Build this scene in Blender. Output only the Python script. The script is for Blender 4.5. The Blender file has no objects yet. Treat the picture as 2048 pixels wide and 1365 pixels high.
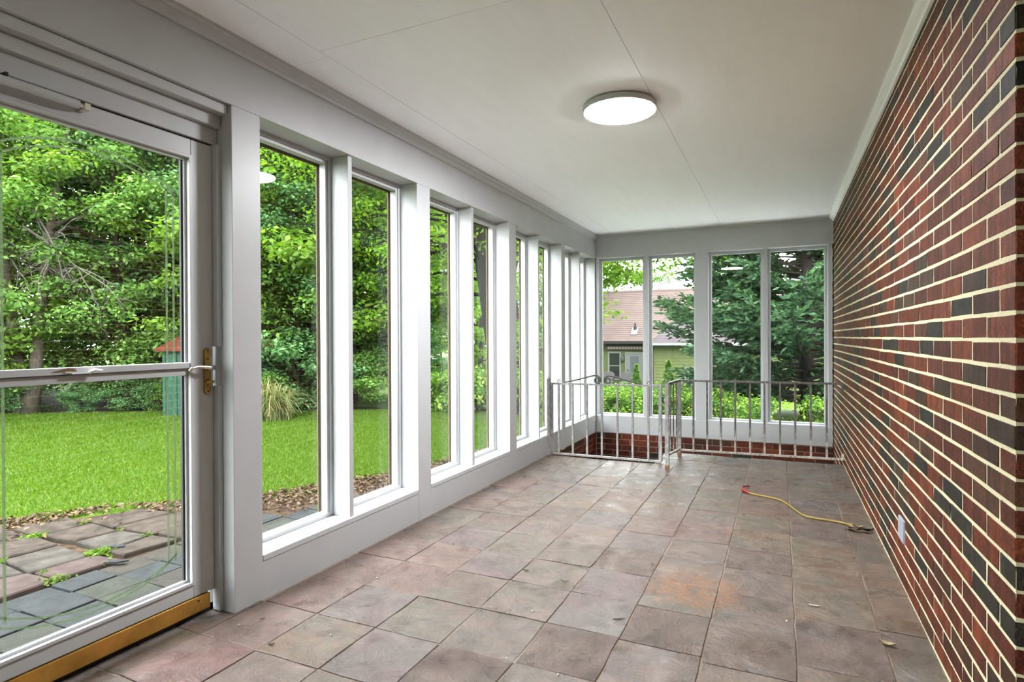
import bpy, bmesh, math, random
import numpy as np
from mathutils import Vector, Matrix

sc = bpy.context.scene
COL = sc.collection
rng = np.random.default_rng(7)
random.seed(7)

# ------------------------------------------------------------------ camera, sky, exposure
cam_d = bpy.data.cameras.new('camera')
cam = bpy.data.objects.new('camera', cam_d)
COL.objects.link(cam)
cam_d.sensor_width = 36.0
cam_d.lens = 1176.58 / 2048 * 36
cam_d.clip_start = 0.02
cam_d.clip_end = 400
_fw = Vector((-0.41551724, 0.90956739, -0.0057092))
_rt = Vector((0.90958379, 0.41549689, -0.00443496))
_up = Vector((0.00166174, 0.00703579, 0.99997387))
_m = Matrix((_rt, _up, -_fw)).transposed().to_4x4()
_m.translation = Vector((0, 0, 1.16523))
cam.matrix_world = _m
sc.camera = cam

world = bpy.data.worlds.new('overcast_sky')
sc.world = world
world.use_nodes = True
_bg = world.node_tree.nodes['Background']
_bg.inputs[0].default_value = (0.93, 0.97, 1.0, 1)
_bg.inputs[1].default_value = 8.8
LAMP_POWER = 150.0

sc.view_settings.view_transform = 'Standard'
sc.view_settings.look = 'None'
sc.view_settings.exposure = 1.12
sc.view_settings.gamma = 1.0
sc.view_settings.use_curve_mapping = False
cy = sc.cycles
cy.use_denoising = True
cy.max_bounces = 10
cy.diffuse_bounces = 6
cy.glossy_bounces = 4
cy.transmission_bounces = 6
cy.transparent_max_bounces = 24
cy.caustics_reflective = False
cy.caustics_refractive = False

# ------------------------------------------------------------------ materials
def nt(name):
    m = bpy.data.materials.new(name)
    m.use_nodes = True
    t = m.node_tree
    b = t.nodes.get('Principled BSDF')
    return m, t, b

def N(t, kind, **kw):
    n = t.nodes.new(kind)
    for k, v in kw.items():
        if k in n.inputs:
            n.inputs[k].default_value = v
        else:
            setattr(n, k, v)
    return n

def ramp(t, stops):
    r = t.nodes.new('ShaderNodeValToRGB')
    e = r.color_ramp.elements
    while len(e) > 1:
        e.remove(e[-1])
    e[0].position = stops[0][0]
    e[0].color = (*stops[0][1], 1)
    for p, c in stops[1:]:
        x = e.new(p)
        x.color = (*c, 1)
    return r

def pos(t, scale=(1, 1, 1)):
    g = t.nodes.new('ShaderNodeNewGeometry')
    mp = t.nodes.new('ShaderNodeMapping')
    mp.inputs['Scale'].default_value = scale
    t.links.new(g.outputs['Position'], mp.inputs['Vector'])
    return mp.outputs['Vector']

def noise(t, vec, scale, detail=4, rough=0.6, dist=0.0):
    n = N(t, 'ShaderNodeTexNoise', Scale=scale, Detail=detail, Roughness=rough, Distortion=dist)
    t.links.new(vec, n.inputs['Vector'])
    return n.outputs['Fac']

def bump(t, b, h, strength, dist=0.01):
    n = N(t, 'ShaderNodeBump', Strength=strength, Distance=dist)
    t.links.new(h, n.inputs['Height'])
    t.links.new(n.outputs['Normal'], b.inputs['Normal'])
    return n

def mixc(t, fac, a, bcol, mode='MIX'):
    n = t.nodes.new('ShaderNodeMix')
    n.data_type = 'RGBA'
    n.blend_type = mode
    for sock, v in ((n.inputs[0], fac), (n.inputs[6], a), (n.inputs[7], bcol)):
        if hasattr(v, 'links'):
            t.links.new(v, sock)
        elif isinstance(v, (int, float)):
            sock.default_value = v
        else:
            sock.default_value = (*v, 1)
    return n.outputs[2]

def simple(name, col, rough=0.5, metal=0.0, nscale=0, namt=0.1, bumpamt=0.0, stretch=(1, 1, 1), spec=0.5):
    m, t, b = nt(name)
    b.inputs['Roughness'].default_value = rough
    b.inputs['Metallic'].default_value = metal
    b.inputs['Specular IOR Level'].default_value = spec
    if nscale:
        f = noise(t, pos(t, stretch), nscale)
        lo = tuple(c * (1 - namt) for c in col)
        hi = tuple(min(1, c * (1 + namt)) for c in col)
        r = ramp(t, [(0.3, lo), (0.7, hi)])
        t.links.new(f, r.inputs[0])
        t.links.new(r.outputs[0], b.inputs['Base Color'])
        if bumpamt:
            bump(t, b, f, bumpamt, 0.003)
    else:
        b.inputs['Base Color'].default_value = (*col, 1)
    return m

WHITE = simple('white_paint', (0.455, 0.462, 0.47), 0.42, nscale=6, namt=0.03, bumpamt=0.05)
TRIMW = simple('trim_paint', (0.48, 0.49, 0.50), 0.40, nscale=9, namt=0.03, bumpamt=0.05)
CEILW = simple('ceiling_paint', (0.93, 0.93, 0.94), 0.6, nscale=14, namt=0.02, bumpamt=0.10, stretch=(1, .15, 1))
DOORW = simple('door_enamel', (0.52, 0.53, 0.54), 0.35, nscale=5, namt=0.04)
SEAL_SHADE = simple('dark_seal_gap_shade', (0.03, 0.03, 0.03), 0.7)  # rubber seals, also the painted-in shade of the door gaps
TANTRIM = simple('tan_exterior_trim', (0.144, 0.1056, 0.0624), 0.6, spec=0.06, nscale=20, namt=0.2)
BRASS = simple('brass', (0.62, 0.36, 0.09), 0.34, 1.0, nscale=9, namt=0.2)
BRASSD = simple('aged_brass', (0.42, 0.25, 0.08), 0.38, 1.0, nscale=60, namt=0.4)
NICKEL = simple('satin_nickel', (0.75, 0.70, 0.62), 0.25, 1.0)
def iron_mat(name, lo, mid, hi, height_shade):
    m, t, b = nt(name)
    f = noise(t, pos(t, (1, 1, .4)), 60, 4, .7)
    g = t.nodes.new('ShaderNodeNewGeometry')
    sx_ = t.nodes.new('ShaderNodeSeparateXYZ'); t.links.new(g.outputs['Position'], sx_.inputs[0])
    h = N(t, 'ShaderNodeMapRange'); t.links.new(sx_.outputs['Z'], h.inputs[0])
    h.inputs[1].default_value = .10; h.inputs[2].default_value = .32; h.inputs[3].default_value = -height_shade; h.inputs[4].default_value = height_shade  # painted shade by height: backlit tops darker, feet paler; noise adds worn flecks
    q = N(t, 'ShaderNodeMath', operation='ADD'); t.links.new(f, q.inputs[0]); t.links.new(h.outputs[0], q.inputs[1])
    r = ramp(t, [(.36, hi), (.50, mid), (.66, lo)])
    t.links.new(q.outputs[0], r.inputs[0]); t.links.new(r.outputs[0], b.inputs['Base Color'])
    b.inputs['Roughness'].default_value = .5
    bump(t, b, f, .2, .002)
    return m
IRONW = iron_mat('worn_shaded_rail_iron', (.075, .065, .06), (.17, .155, .145), (.46, .40, .35), .13)
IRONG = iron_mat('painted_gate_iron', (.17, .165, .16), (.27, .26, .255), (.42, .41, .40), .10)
IROND = simple('dark_scroll_iron', (.055, .05, .047), .5, nscale=40, namt=.4)
IRONR = simple('rusty_iron', (0.28, 0.14, 0.07), 0.7, nscale=50, namt=0.6, bumpamt=0.3)
BLACK = simple('black_metal', (0.015, 0.015, 0.015), 0.5)
PLASTIC = simple('pale_cover_plate', (0.30, 0.34, 0.40), 0.35)
YELLOW = simple('yellow_cord', (0.25, 0.165, 0.025), 0.5, nscale=60, namt=0.2)
RED = simple('red_plastic', (0.25, 0.012, 0.012), 0.4)
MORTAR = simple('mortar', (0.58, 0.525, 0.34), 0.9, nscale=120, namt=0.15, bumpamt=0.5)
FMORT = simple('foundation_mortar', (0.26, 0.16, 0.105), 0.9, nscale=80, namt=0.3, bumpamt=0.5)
GROUT = simple('floor_grout', (0.21, 0.155, 0.115), 0.85, nscale=60, namt=0.3, bumpamt=0.4)
CONC = simple('concrete', (0.20, 0.17, 0.14), 0.9, nscale=18, namt=0.35, bumpamt=0.5)

def brick_mat(name, c1, c2, c3):
    m, t, b = nt(name)
    oi = t.nodes.new('ShaderNodeObjectInfo')
    v = pos(t)
    f = noise(t, v, 26, 5, 0.65)
    r = ramp(t, [(0.25, c1), (0.5, c2), (0.78, c3)])
    t.links.new(f, r.inputs[0])
    # vertical tone streaks across the face
    fs = noise(t, pos(t, (1, 42, 3)), 1.0, 2, 0.5)
    rs = ramp(t, [(0.33, (0.50, 0.50, 0.50)), (0.66, (1.4, 1.3, 1.2))])
    t.links.new(fs, rs.inputs[0])
    mm = N(t, 'ShaderNodeMapRange')
    mm.inputs[3].default_value = 0.62
    mm.inputs[4].default_value = 1.3
    t.links.new(oi.outputs['Random'], mm.inputs[0])
    c = mixc(t, 0.8, r.outputs[0], rs.outputs[0], 'MULTIPLY')
    c = mixc(t, 1.0, c, mm.outputs[0], 'MULTIPLY')
    fg = noise(t, pos(t, (1, 1.6, .8)), 130, 3, .75)
    rg_ = ramp(t, [(0.36, (0.58, 0.58, 0.58)), (0.52, (1, 1, 1)), (0.66, (1.5, 1.42, 1.35))])
    t.links.new(fg, rg_.inputs[0])
    c = mixc(t, 1.0, c, rg_.outputs[0], 'MULTIPLY')
    t.links.new(c, b.inputs['Base Color'])
    b.inputs['Roughness'].default_value = 0.5
    b.inputs['Specular IOR Level'].default_value = 0.22
    fine = noise(t, pos(t, (1, 2.0, 0.8)), 190, 3, 0.7)
    bump(t, b, fine, 0.9, 0.006)
    return m

BR = [brick_mat('brick_red', (0.0654, 0.0138, 0.0062), (0.1306, 0.0271, 0.0123), (0.1764, 0.0418, 0.0205)),
      brick_mat('brick_russet', (0.0784, 0.0172, 0.0075), (0.1503, 0.0344, 0.0139), (0.196, 0.0492, 0.0226)),
      brick_mat('brick_maroon', (0.0522, 0.0118, 0.0066), (0.098, 0.0221, 0.0123), (0.1437, 0.0344, 0.0185)),
      brick_mat('brick_brown', (0.0392, 0.0172, 0.0091), (0.0784, 0.0319, 0.0164), (0.1045, 0.0442, 0.0246)),
      brick_mat('brick_umber', (0.0326, 0.0172, 0.0106), (0.0555, 0.0295, 0.0185), (0.0784, 0.0418, 0.0246)),
      brick_mat('brick_charcoal', (0.0131, 0.0108, 0.0091), (0.0294, 0.0245, 0.0197), (0.0555, 0.0442, 0.0349))]
BRW = [0.31, 0.25, 0.15, 0.08, 0.07, 0.14]

def slate_mat(name, c1, c2, c3, stain=True, rough=0.30, cleft=0.55):
    tint2 = random.Random(name).choice([(.135, .105, .085), (.165, .112, .085), (.165, .108, .098), (.115, .11, .09), (.16, .12, .09)]) if stain else c2
    mean = (0.33, 0.275, 0.25)
    if stain:
        c1, c2, c3 = (tuple(.80 * a + .20 * mn * k for a, mn in zip(c, mean)) for c, k in ((c1, .78), (c2, 1.0), (c3, 1.22)))
    c1, c2, c3 = (tuple(q_ * a for a, q_ in zip(c, (.375, .320, .293))) for c in (c1, c2, c3)) if stain else (c1, c2, c3)
    m, t, b = nt(name)
    oi = t.nodes.new('ShaderNodeObjectInfo')
    g = t.nodes.new('ShaderNodeNewGeometry')
    add = N(t, 'ShaderNodeVectorMath', operation='MULTIPLY_ADD')
    t.links.new(oi.outputs['Random'], add.inputs[0])
    add.inputs[1].default_value = (13, 7, 3)
    t.links.new(g.outputs['Position'], add.inputs[2])
    v = add.outputs[0]
    f = noise(t, v, 7.0, 6, 0.62, 0.6)
    r = ramp(t, [(0.28, c1), (0.5, c2), (0.72, c3)])
    t.links.new(f, r.inputs[0])
    col = r.outputs[0]
    f3 = noise(t, v, 2.6, 5, 0.65, 1.0)
    r3 = ramp(t, [(0.40, (0, 0, 0)), (0.60, (1, 1, 1))])
    t.links.new(f3, r3.inputs[0])
    col = mixc(t, r3.outputs[0], col, mixc(t, 0.55, col, tint2))
    f5 = noise(t, v, 11, 7, 0.72, 0.5)
    r5 = ramp(t, [(0.33, (0.66, 0.65, 0.65)), (0.5, (1, 1, 1)), (0.68, (1.36, 1.33, 1.30))])
    t.links.new(f5, r5.inputs[0])
    col = mixc(t, 0.75, col, r5.outputs[0], 'MULTIPLY')
    # sandy haze and speckle
    f2 = noise(t, v, 70, 3, 0.7)
    r2 = ramp(t, [(0.35, (0.80, 0.80, 0.80)), (0.7, (1.15, 1.13, 1.1))])
    t.links.new(f2, r2.inputs[0])
    col = mixc(t, 0.7, col, r2.outputs[0], 'MULTIPLY')
    if stain:
        # rust bleed around one place in the room
        vs = N(t, 'ShaderNodeVectorMath', operation='DISTANCE')
        t.links.new(g.outputs['Position'], vs.inputs[0])
        vs.inputs[1].default_value = (-0.36, 2.80, 0.0)
        n3 = noise(t, g.outputs['Position'], 9, 4, 0.7, 0.5)
        ma = N(t, 'ShaderNodeMath', operation='MULTIPLY_ADD')
        t.links.new(n3, ma.inputs[0])
        ma.inputs[1].default_value = -0.29
        t.links.new(vs.outputs['Value'], ma.inputs[2])
        rr = ramp(t, [(0.0, (1, 1, 1)), (0.10, (0, 0, 0))])
        t.links.new(ma.outputs[0], rr.inputs[0])
        n4 = noise(t, g.outputs['Position'], 26, 5, 0.75)
        r4 = ramp(t, [(0.42, (0, 0, 0)), (0.60, (1, 1, 1))])
        t.links.new(n4, r4.inputs[0])
        fac = mixc(t, 1.0, mixc(t, 1.0, rr.outputs[0], r4.outputs[0], 'MULTIPLY'), (.85, .85, .85), 'MULTIPLY')
        col = mixc(t, fac, col, (0.20, 0.075, 0.018))
    t.links.new(col, b.inputs['Base Color'])
    # cleft layers
    w = noise(t, v, 5.0, 8, 0.72, 1.2)
    st = N(t, 'ShaderNodeMath', operation='SNAP')
    t.links.new(w, st.inputs[0])
    st.inputs[1].default_value = 0.07
    mx = N(t, 'ShaderNodeMath', operation='MULTIPLY_ADD')
    t.links.new(w, mx.inputs[0])
    mx.inputs[1].default_value = 1.8
    t.links.new(st.outputs[0], mx.inputs[2])
    bump(t, b, mx.outputs[0], cleft, 0.016)
    rf = ramp(t, [(0.32, (rough - .12,) * 3), (0.66, (rough + .22,) * 3)])
    t.links.new(f, rf.inputs[0])
    t.links.new(rf.outputs[0], b.inputs['Roughness'])
    b.inputs['Specular IOR Level'].default_value = 0.5 if stain else 0.12
    return m

SL = dict(
    pink=slate_mat('slate_pink', (0.27, 0.17, 0.16), (0.36, 0.25, 0.23), (0.42, 0.31, 0.28)),
    maroon=slate_mat('slate_maroon', (0.24, 0.10, 0.11), (0.31, 0.17, 0.17), (0.36, 0.23, 0.22)),
    mauve=slate_mat('slate_mauve', (0.25, 0.20, 0.22), (0.31, 0.25, 0.27), (0.38, 0.32, 0.34)),
    brown=slate_mat('slate_brown', (0.23, 0.18, 0.15), (0.30, 0.235, 0.20), (0.36, 0.29, 0.25)),
    green=slate_mat('slate_green', (0.20, 0.20, 0.17), (0.26, 0.255, 0.22), (0.33, 0.30, 0.26)),
    tan=slate_mat('slate_tan', (0.30, 0.22, 0.17), (0.39, 0.30, 0.235), (0.46, 0.37, 0.30)),
    grey=slate_mat('slate_grey', (0.22, 0.20, 0.20), (0.30, 0.27, 0.265), (0.40, 0.37, 0.36)),
    rough=slate_mat('slate_riven', (0.22, 0.16, 0.14), (0.31, 0.23, 0.21), (0.40, 0.32, 0.30), cleft=1.0),
)
PSL = [slate_mat('patio_slate_blue', (0.0147, 0.017, 0.0189), (0.0202, 0.0229, 0.0245), (0.0277, 0.03, 0.031), False, 0.5),
       slate_mat('patio_slate_green', (0.0175, 0.0193, 0.0158), (0.0246, 0.0263, 0.0211), (0.0315, 0.0323, 0.0263), False, 0.5),
       slate_mat('patio_slate_brown', (0.0211, 0.0193, 0.0158), (0.0281, 0.0246, 0.0203), (0.0351, 0.0298, 0.0263), False, 0.5)]
PAV = [simple('paver_brown', (0.0371, 0.0294, 0.0239), 0.9, spec=0.06, nscale=9, namt=0.45, bumpamt=0.5),
       simple('paver_grey', (0.0437, 0.0383, 0.0331), 0.9, spec=0.06, nscale=9, namt=0.4, bumpamt=0.5),
       simple('paver_pink', (0.0472, 0.0341, 0.0314), 0.9, spec=0.06, nscale=14, namt=0.3, bumpamt=0.5)]

def glass_mat(name, tint, refl=1.0):
    m, t, b = nt(name)
    t.nodes.remove(b)
    tr = N(t, 'ShaderNodeBsdfTransparent')
    tr.inputs[0].default_value = (*tint, 1)
    gl = N(t, 'ShaderNodeBsdfGlossy', Roughness=0.0)
    gl.inputs[0].default_value = (refl, refl, refl, 1)
    # Schlick reflectance of one face of the sheet (same from both sides)
    lw = N(t, 'ShaderNodeLayerWeight', Blend=0.5)
    pw = N(t, 'ShaderNodeMath', operation='POWER')
    t.links.new(lw.outputs['Facing'], pw.inputs[0])
    pw.inputs[1].default_value = 5.0
    fr = N(t, 'ShaderNodeMath', operation='MULTIPLY_ADD')
    t.links.new(pw.outputs[0], fr.inputs[0])
    fr.inputs[1].default_value = 0.6
    fr.inputs[2].default_value = 0.03
    mx = N(t, 'ShaderNodeMixShader')
    t.links.new(fr.outputs[0], mx.inputs[0])
    t.links.new(tr.outputs[0], mx.inputs[1])
    t.links.new(gl.outputs[0], mx.inputs[2])
    t.links.new(mx.outputs[0], t.nodes['Material Output'].inputs['Surface'])
    return m

GLASS = glass_mat('window_glass', (0.985, 0.995, 0.985), 0.7)
m, t, b = nt('etched_glass')
t.nodes.remove(b)
_d = N(t, 'ShaderNodeBsdfTranslucent'); _d.inputs[0].default_value = (0.060, 0.085, 0.042, 1)
_e = N(t, 'ShaderNodeBsdfDiffuse'); _e.inputs[0].default_value = (0.10, 0.12, 0.08, 1)
_a = N(t, 'ShaderNodeAddShader'); t.links.new(_d.outputs[0], _a.inputs[0]); t.links.new(_e.outputs[0], _a.inputs[1])
_t = N(t, 'ShaderNodeBsdfTransparent')
_x = N(t, 'ShaderNodeMixShader'); _x.inputs[0].default_value = 0.55
t.links.new(_t.outputs[0], _x.inputs[1]); t.links.new(_a.outputs[0], _x.inputs[2])
t.links.new(_x.outputs[0], t.nodes['Material Output'].inputs['Surface'])
ETCH = m
m, t, b = nt('lamp_diffuser')
b.inputs['Base Color'].default_value = (0.9, 0.9, 0.9, 1)
b.inputs['Emission Color'].default_value = (0.95, 0.965, 1.0, 1)
b.inputs['Emission Strength'].default_value = LAMP_POWER
LAMP = m

def leaf_mat(name, stops, trans=0.35, gloss=0.012):
    m, t, b = nt(name)
    t.nodes.remove(b)
    g = t.nodes.new('ShaderNodeNewGeometry')
    r = ramp(t, stops)
    t.links.new(g.outputs['Random Per Island'], r.inputs[0])
    d = N(t, 'ShaderNodeBsdfDiffuse')
    t.links.new(r.outputs[0], d.inputs[0])
    tl = N(t, 'ShaderNodeBsdfTranslucent')
    c2 = mixc(t, 1.0, r.outputs[0], (1.5, 1.5, 0.7), 'MULTIPLY')
    t.links.new(c2, tl.inputs[0])
    mx = N(t, 'ShaderNodeMixShader')
    mx.inputs[0].default_value = trans
    t.links.new(d.outputs[0], mx.inputs[1])
    t.links.new(tl.outputs[0], mx.inputs[2])
    gl = N(t, 'ShaderNodeBsdfGlossy', Roughness=0.45)
    gl.inputs[0].default_value = (0.8, 0.85, 0.8, 1)
    m2 = N(t, 'ShaderNodeMixShader')
    m2.inputs[0].default_value = gloss
    t.links.new(mx.outputs[0], m2.inputs[1])
    t.links.new(gl.outputs[0], m2.inputs[2])
    t.links.new(m2.outputs[0], t.nodes['Material Output'].inputs['Surface'])
    return m

LEAF_A = leaf_mat('leaf_mid', [(0, (0.0391, 0.0905, 0.0162)), (0.5, (0.0747, 0.1571, 0.0268)), (0.9, (0.1176, 0.2201, 0.045)), (1, (0.1885, 0.2671, 0.0816))])
LEAF_B = leaf_mat('leaf_bright', [(0, (0.0512, 0.1083, 0.0105)), (0.5, (0.0912, 0.1768, 0.0171)), (1, (0.1538, 0.2337, 0.0399))], 0.45)
LEAF_C = leaf_mat('leaf_deep', [(0, (0.0321, 0.0824, 0.026)), (0.6, (0.0591, 0.1416, 0.047)), (1, (0.1094, 0.2101, 0.0788))], 0.3)
LEAF_H = leaf_mat('leaf_hedge', [(0, (0.0328, 0.0918, 0.0196)), (0.5, (0.0786, 0.1769, 0.0263)), (0.8, (0.1638, 0.2752, 0.0328)), (1, (0.2752, 0.3407, 0.0655))], 0.35)
LEAF_K = leaf_mat('leaf_canopy', [(0, (0.0399, 0.0912, 0.0067)), (0.5, (0.0741, 0.1596, 0.0089)), (1, (0.1368, 0.228, 0.0171))], 0.55)
CEDAR = leaf_mat('cedar_spray', [(0, (0.0179, 0.0455, 0.0248)), (0.5, (0.0373, 0.0828, 0.0399)), (1, (0.0745, 0.1408, 0.0621))], 0.2)
BLADE = leaf_mat('grass_blade', [(0, (0.0368, 0.0803, 0.0034)), (0.5, (0.0564, 0.1108, 0.0056)), (0.95, (0.0826, 0.1318, 0.0116)), (0.985, (0.1283, 0.1446, 0.0425)), (1, (0.1832, 0.1927, 0.106))], 0.4)
PAMPAS = leaf_mat('pampas_blade', [(0, (0.0638, 0.1186, 0.0274)), (0.5, (0.1459, 0.155, 0.0638)), (1, (0.2371, 0.1824, 0.1003))], 0.3)
LITTER = leaf_mat('dead_leaf', [(0, (0.0336, 0.0192, 0.012)), (0.5, (0.0672, 0.0408, 0.0264)), (0.9, (0.1056, 0.072, 0.048)), (1, (0.144, 0.096, 0.0288))], 0.1)
BARK = simple('bark', (0.020, 0.015, 0.010), 0.9, spec=0.06, nscale=9, namt=0.5, bumpamt=1.0, stretch=(3, 3, .5))
BARKG = simple('pale_bark', (0.0624, 0.0528, 0.0408), 0.9, spec=0.06, nscale=12, namt=0.4, bumpamt=0.8, stretch=(3, 3, .6))
DEADW = simple("dead_wood", (0.096, 0.0864, 0.0768), 0.9, spec=0.06, nscale=20, namt=0.3)

# ------------------------------------------------------------------ mesh helpers
class MB:
    def __init__(s):
        s.v, s.f, s.mi = [], [], []
    def add(s, vs, fs, mi=0):
        o = len(s.v)
        s.v += [tuple(map(float, q)) for q in vs]
        s.f += [tuple(i + o for i in q) for q in fs]
        s.mi += [mi] * len(fs)
        return s
    def box(s, x0, x1, y0, y1, z0, z1, mi=0):
        vs = [(x, y, z) for z in (z0, z1) for y in (y0, y1) for x in (x0, x1)]
        return s.add(vs, [(0, 2, 3, 1), (4, 5, 7, 6), (0, 1, 5, 4), (2, 6, 7, 3), (0, 4, 6, 2), (1, 3, 7, 5)], mi)
    def prism(s, poly, axis, a, b, mi=0):
        """extrude a 2-D polygon along axis ('x','y','z') from a to b"""
        n = len(poly)
        def P(p, w):
            return {'x': (w, p[0], p[1]), 'y': (p[0], w, p[1]), 'z': (p[0], p[1], w)}[axis]
        vs = [P(p, a) for p in poly] + [P(p, b) for p in poly]
        fs = [tuple(range(n - 1, -1, -1)), tuple(range(n, 2 * n))]
        fs += [(i, (i + 1) % n, n + (i + 1) % n, n + i) for i in range(n)]
        return s.add(vs, fs, mi)
    def tube(s, path, rad, seg=8, cap=True, mi=0):
        path = [Vector(q) for q in path]
        n = len(path)
        if not hasattr(rad, '__len__'):
            rad = [rad] * n
        rings = []
        prev = None
        for i, q in enumerate(path):
            d = (path[min(i + 1, n - 1)] - path[max(i - 1, 0)])
            if d.length < 1e-9:
                d = Vector((0, 0, 1))
            d.normalize()
            if prev is None:
                ref = Vector((0, 0, 1)) if abs(d.z) < .9 else Vector((1, 0, 0))
                a = d.cross(ref).normalized()
            else:
                a = (prev - d * prev.dot(d))
                a = a.normalized() if a.length > 1e-6 else d.orthogonal().normalized()
            prev = a
            bb = d.cross(a)
            rings.append([q + (a * math.cos(2 * math.pi * k / seg) + bb * math.sin(2 * math.pi * k / seg)) * rad[i] for k in range(seg)])
        vs = [tuple(q) for r in rings for q in r]
        fs = []
        for i in range(n - 1):
            for k in range(seg):
                fs.append((i * seg + k, i * seg + (k + 1) % seg, (i + 1) * seg + (k + 1) % seg, (i + 1) * seg + k))
        if cap:
            fs.append(tuple(range(seg - 1, -1, -1)))
            fs.append(tuple((n - 1) * seg + k for k in range(seg)))
        return s.add(vs, fs, mi)
    def lathe(s, prof, cx, cy, seg=48, mi=0):
        vs, fs = [], []
        n = len(prof)
        for r, z in prof:
            for k in range(seg):
                a = 2 * math.pi * k / seg
                vs.append((cx + r * math.cos(a), cy + r * math.sin(a), z))
        for i in range(n - 1):
            for k in range(seg):
                fs.append((i * seg + k, i * seg + (k + 1) % seg, (i + 1) * seg + (k + 1) % seg, (i + 1) * seg + k))
        if prof[0][0] > 1e-6:
            fs.append(tuple(range(seg - 1, -1, -1)))
        if prof[-1][0] > 1e-6:
            fs.append(tuple((n - 1) * seg + k for k in range(seg)))
        return s.add(vs, fs, mi)
    def build(s, name, mat, parent=None, bevel=0.0, smooth=False, origin=None):
        me = bpy.data.meshes.new(name)
        po = Vector(parent.get('_o', (0, 0, 0))) if parent else Vector((0, 0, 0))
        own = Vector(origin) if origin is not None else po
        me.from_pydata([(x - own.x, y - own.y, z - own.z) for x, y, z in s.v], [], s.f)
        mats = mat if isinstance(mat, (list, tuple)) else [mat]
        for q in mats:
            me.materials.append(q)
        if len(mats) > 1:
            me.polygons.foreach_set('material_index', s.mi)
        if smooth:
            me.polygons.foreach_set('use_smooth', [True] * len(me.polygons))
        bm = bmesh.new()
        bm.from_mesh(me)
        bmesh.ops.recalc_face_normals(bm, faces=bm.faces)
        bm.to_mesh(me)
        bm.free()
        me.update()
        return link(name, me, parent, own - po, bevel, own)

def link(name, me, parent=None, loc=(0, 0, 0), bevel=0.0, origin=None):
    o = bpy.data.objects.new(name, me)
    COL.objects.link(o)
    if parent:
        o.parent = parent
    o.location = loc
    if origin is not None:
        o['_o'] = tuple(origin)
    if bevel:
        md = o.modifiers.new('bevel', 'BEVEL')
        md.width = bevel
        md.segments = 2
        md.limit_method = 'ANGLE'
    return o

def empty(name, loc=(0, 0, 0)):
    o = bpy.data.objects.new(name, None)
    COL.objects.link(o)
    o.location = loc
    o.empty_display_size = 0.1
    o['_o'] = tuple(loc)
    return o

def tag(o, label=None, cat=None, group=None, kind=None):
    for k, v in (('label', label), ('category', cat), ('group', group), ('kind', kind)):
        if v:
            o[k] = v
    return o

def struct(name, loc=(0, 0, 0), label=None):
    o = empty(name, loc)
    tag(o, label, None, None, 'structure')
    return o

def np_mesh(name, verts, faces, mat, k):
    """fast mesh: verts (n,3), faces (m,k)"""
    me = bpy.data.meshes.new(name)
    me.vertices.add(len(verts))
    me.vertices.foreach_set('co', np.asarray(verts, dtype=np.float32).ravel())
    me.loops.add(faces.size)
    me.loops.foreach_set('vertex_index', faces.astype(np.int32).ravel())
    me.polygons.add(len(faces))
    me.polygons.foreach_set('loop_start', np.arange(0, faces.size, k, dtype=np.int32))
    me.polygons.foreach_set('loop_total', np.full(len(faces), k, dtype=np.int32))
    me.materials.append(mat)
    me.update(calc_edges=True)
    return me

# ------------------------------------------------------------------ main dimensions (metres)
XL, XR, YF, H = -2.105, 0.514, 7.141, 2.44
ZB, ZS, ZP = 2.154, 0.197, -0.02
YC = 1.79                     # brick corner
XG = -2.262                   # glass plane of the left side
YG = 7.272                    # glass plane of the far side
GZ = -0.2                     # ground outside

# ------------------------------------------------------------------ floor: slate tiles on a bed
floor = struct('floor', (0, 0, 0), 'slate tiled porch floor')
b = MB()
b.box(-2.29, 2.2, -1.9, 5.44, -0.14, -0.0035)
b.box(-1.062, XR + .05, 5.44, 6.06, -0.14, -0.0035)
b.build('grout_bed', GROUT, floor)
base_rows = [0.33, 0.645, 0.96, 1.28, 1.594, 1.915, 2.237, 2.557, 2.863, 3.185, 3.500, 3.822, 4.14, 4.455, 4.77, 5.085, 5.40, 5.725, 6.06]
colx = [-2.30, -2.09, -1.787, -1.485, -1.182, -0.874, -0.570, -0.262, 0.050, 0.355, 0.516]
rows_mid = [0.33, 0.645, 0.95, 1.26, 1.57, 1.87, 2.19, 2.503, 2.838, 3.15, 3.465, 3.80, 4.15, 4.455, 4.77, 5.07, 5.385, 5.725, 6.06]
rows_d = [0.33, 0.66, 0.98, 1.30, 1.62, 1.95, 2.31, 2.695, 3.09, 3.475, 3.79, 4.10, 4.40, 4.69, 5.03, 5.385, 5.73, 6.06]
col_rows = {0: base_rows, 1: base_rows, 2: base_rows, 3: base_rows, 4: base_rows, 5: base_rows, 6: [r - .012 for r in base_rows[:-1]] + [6.06], 7: rows_mid, 8: rows_d, 9: [r + .02 for r in rows_d[:-1]] + [6.06]}
TR = random.Random(21)
far_names = ['grey', 'mauve', 'brown', 'tan', 'grey', 'pink']
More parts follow.
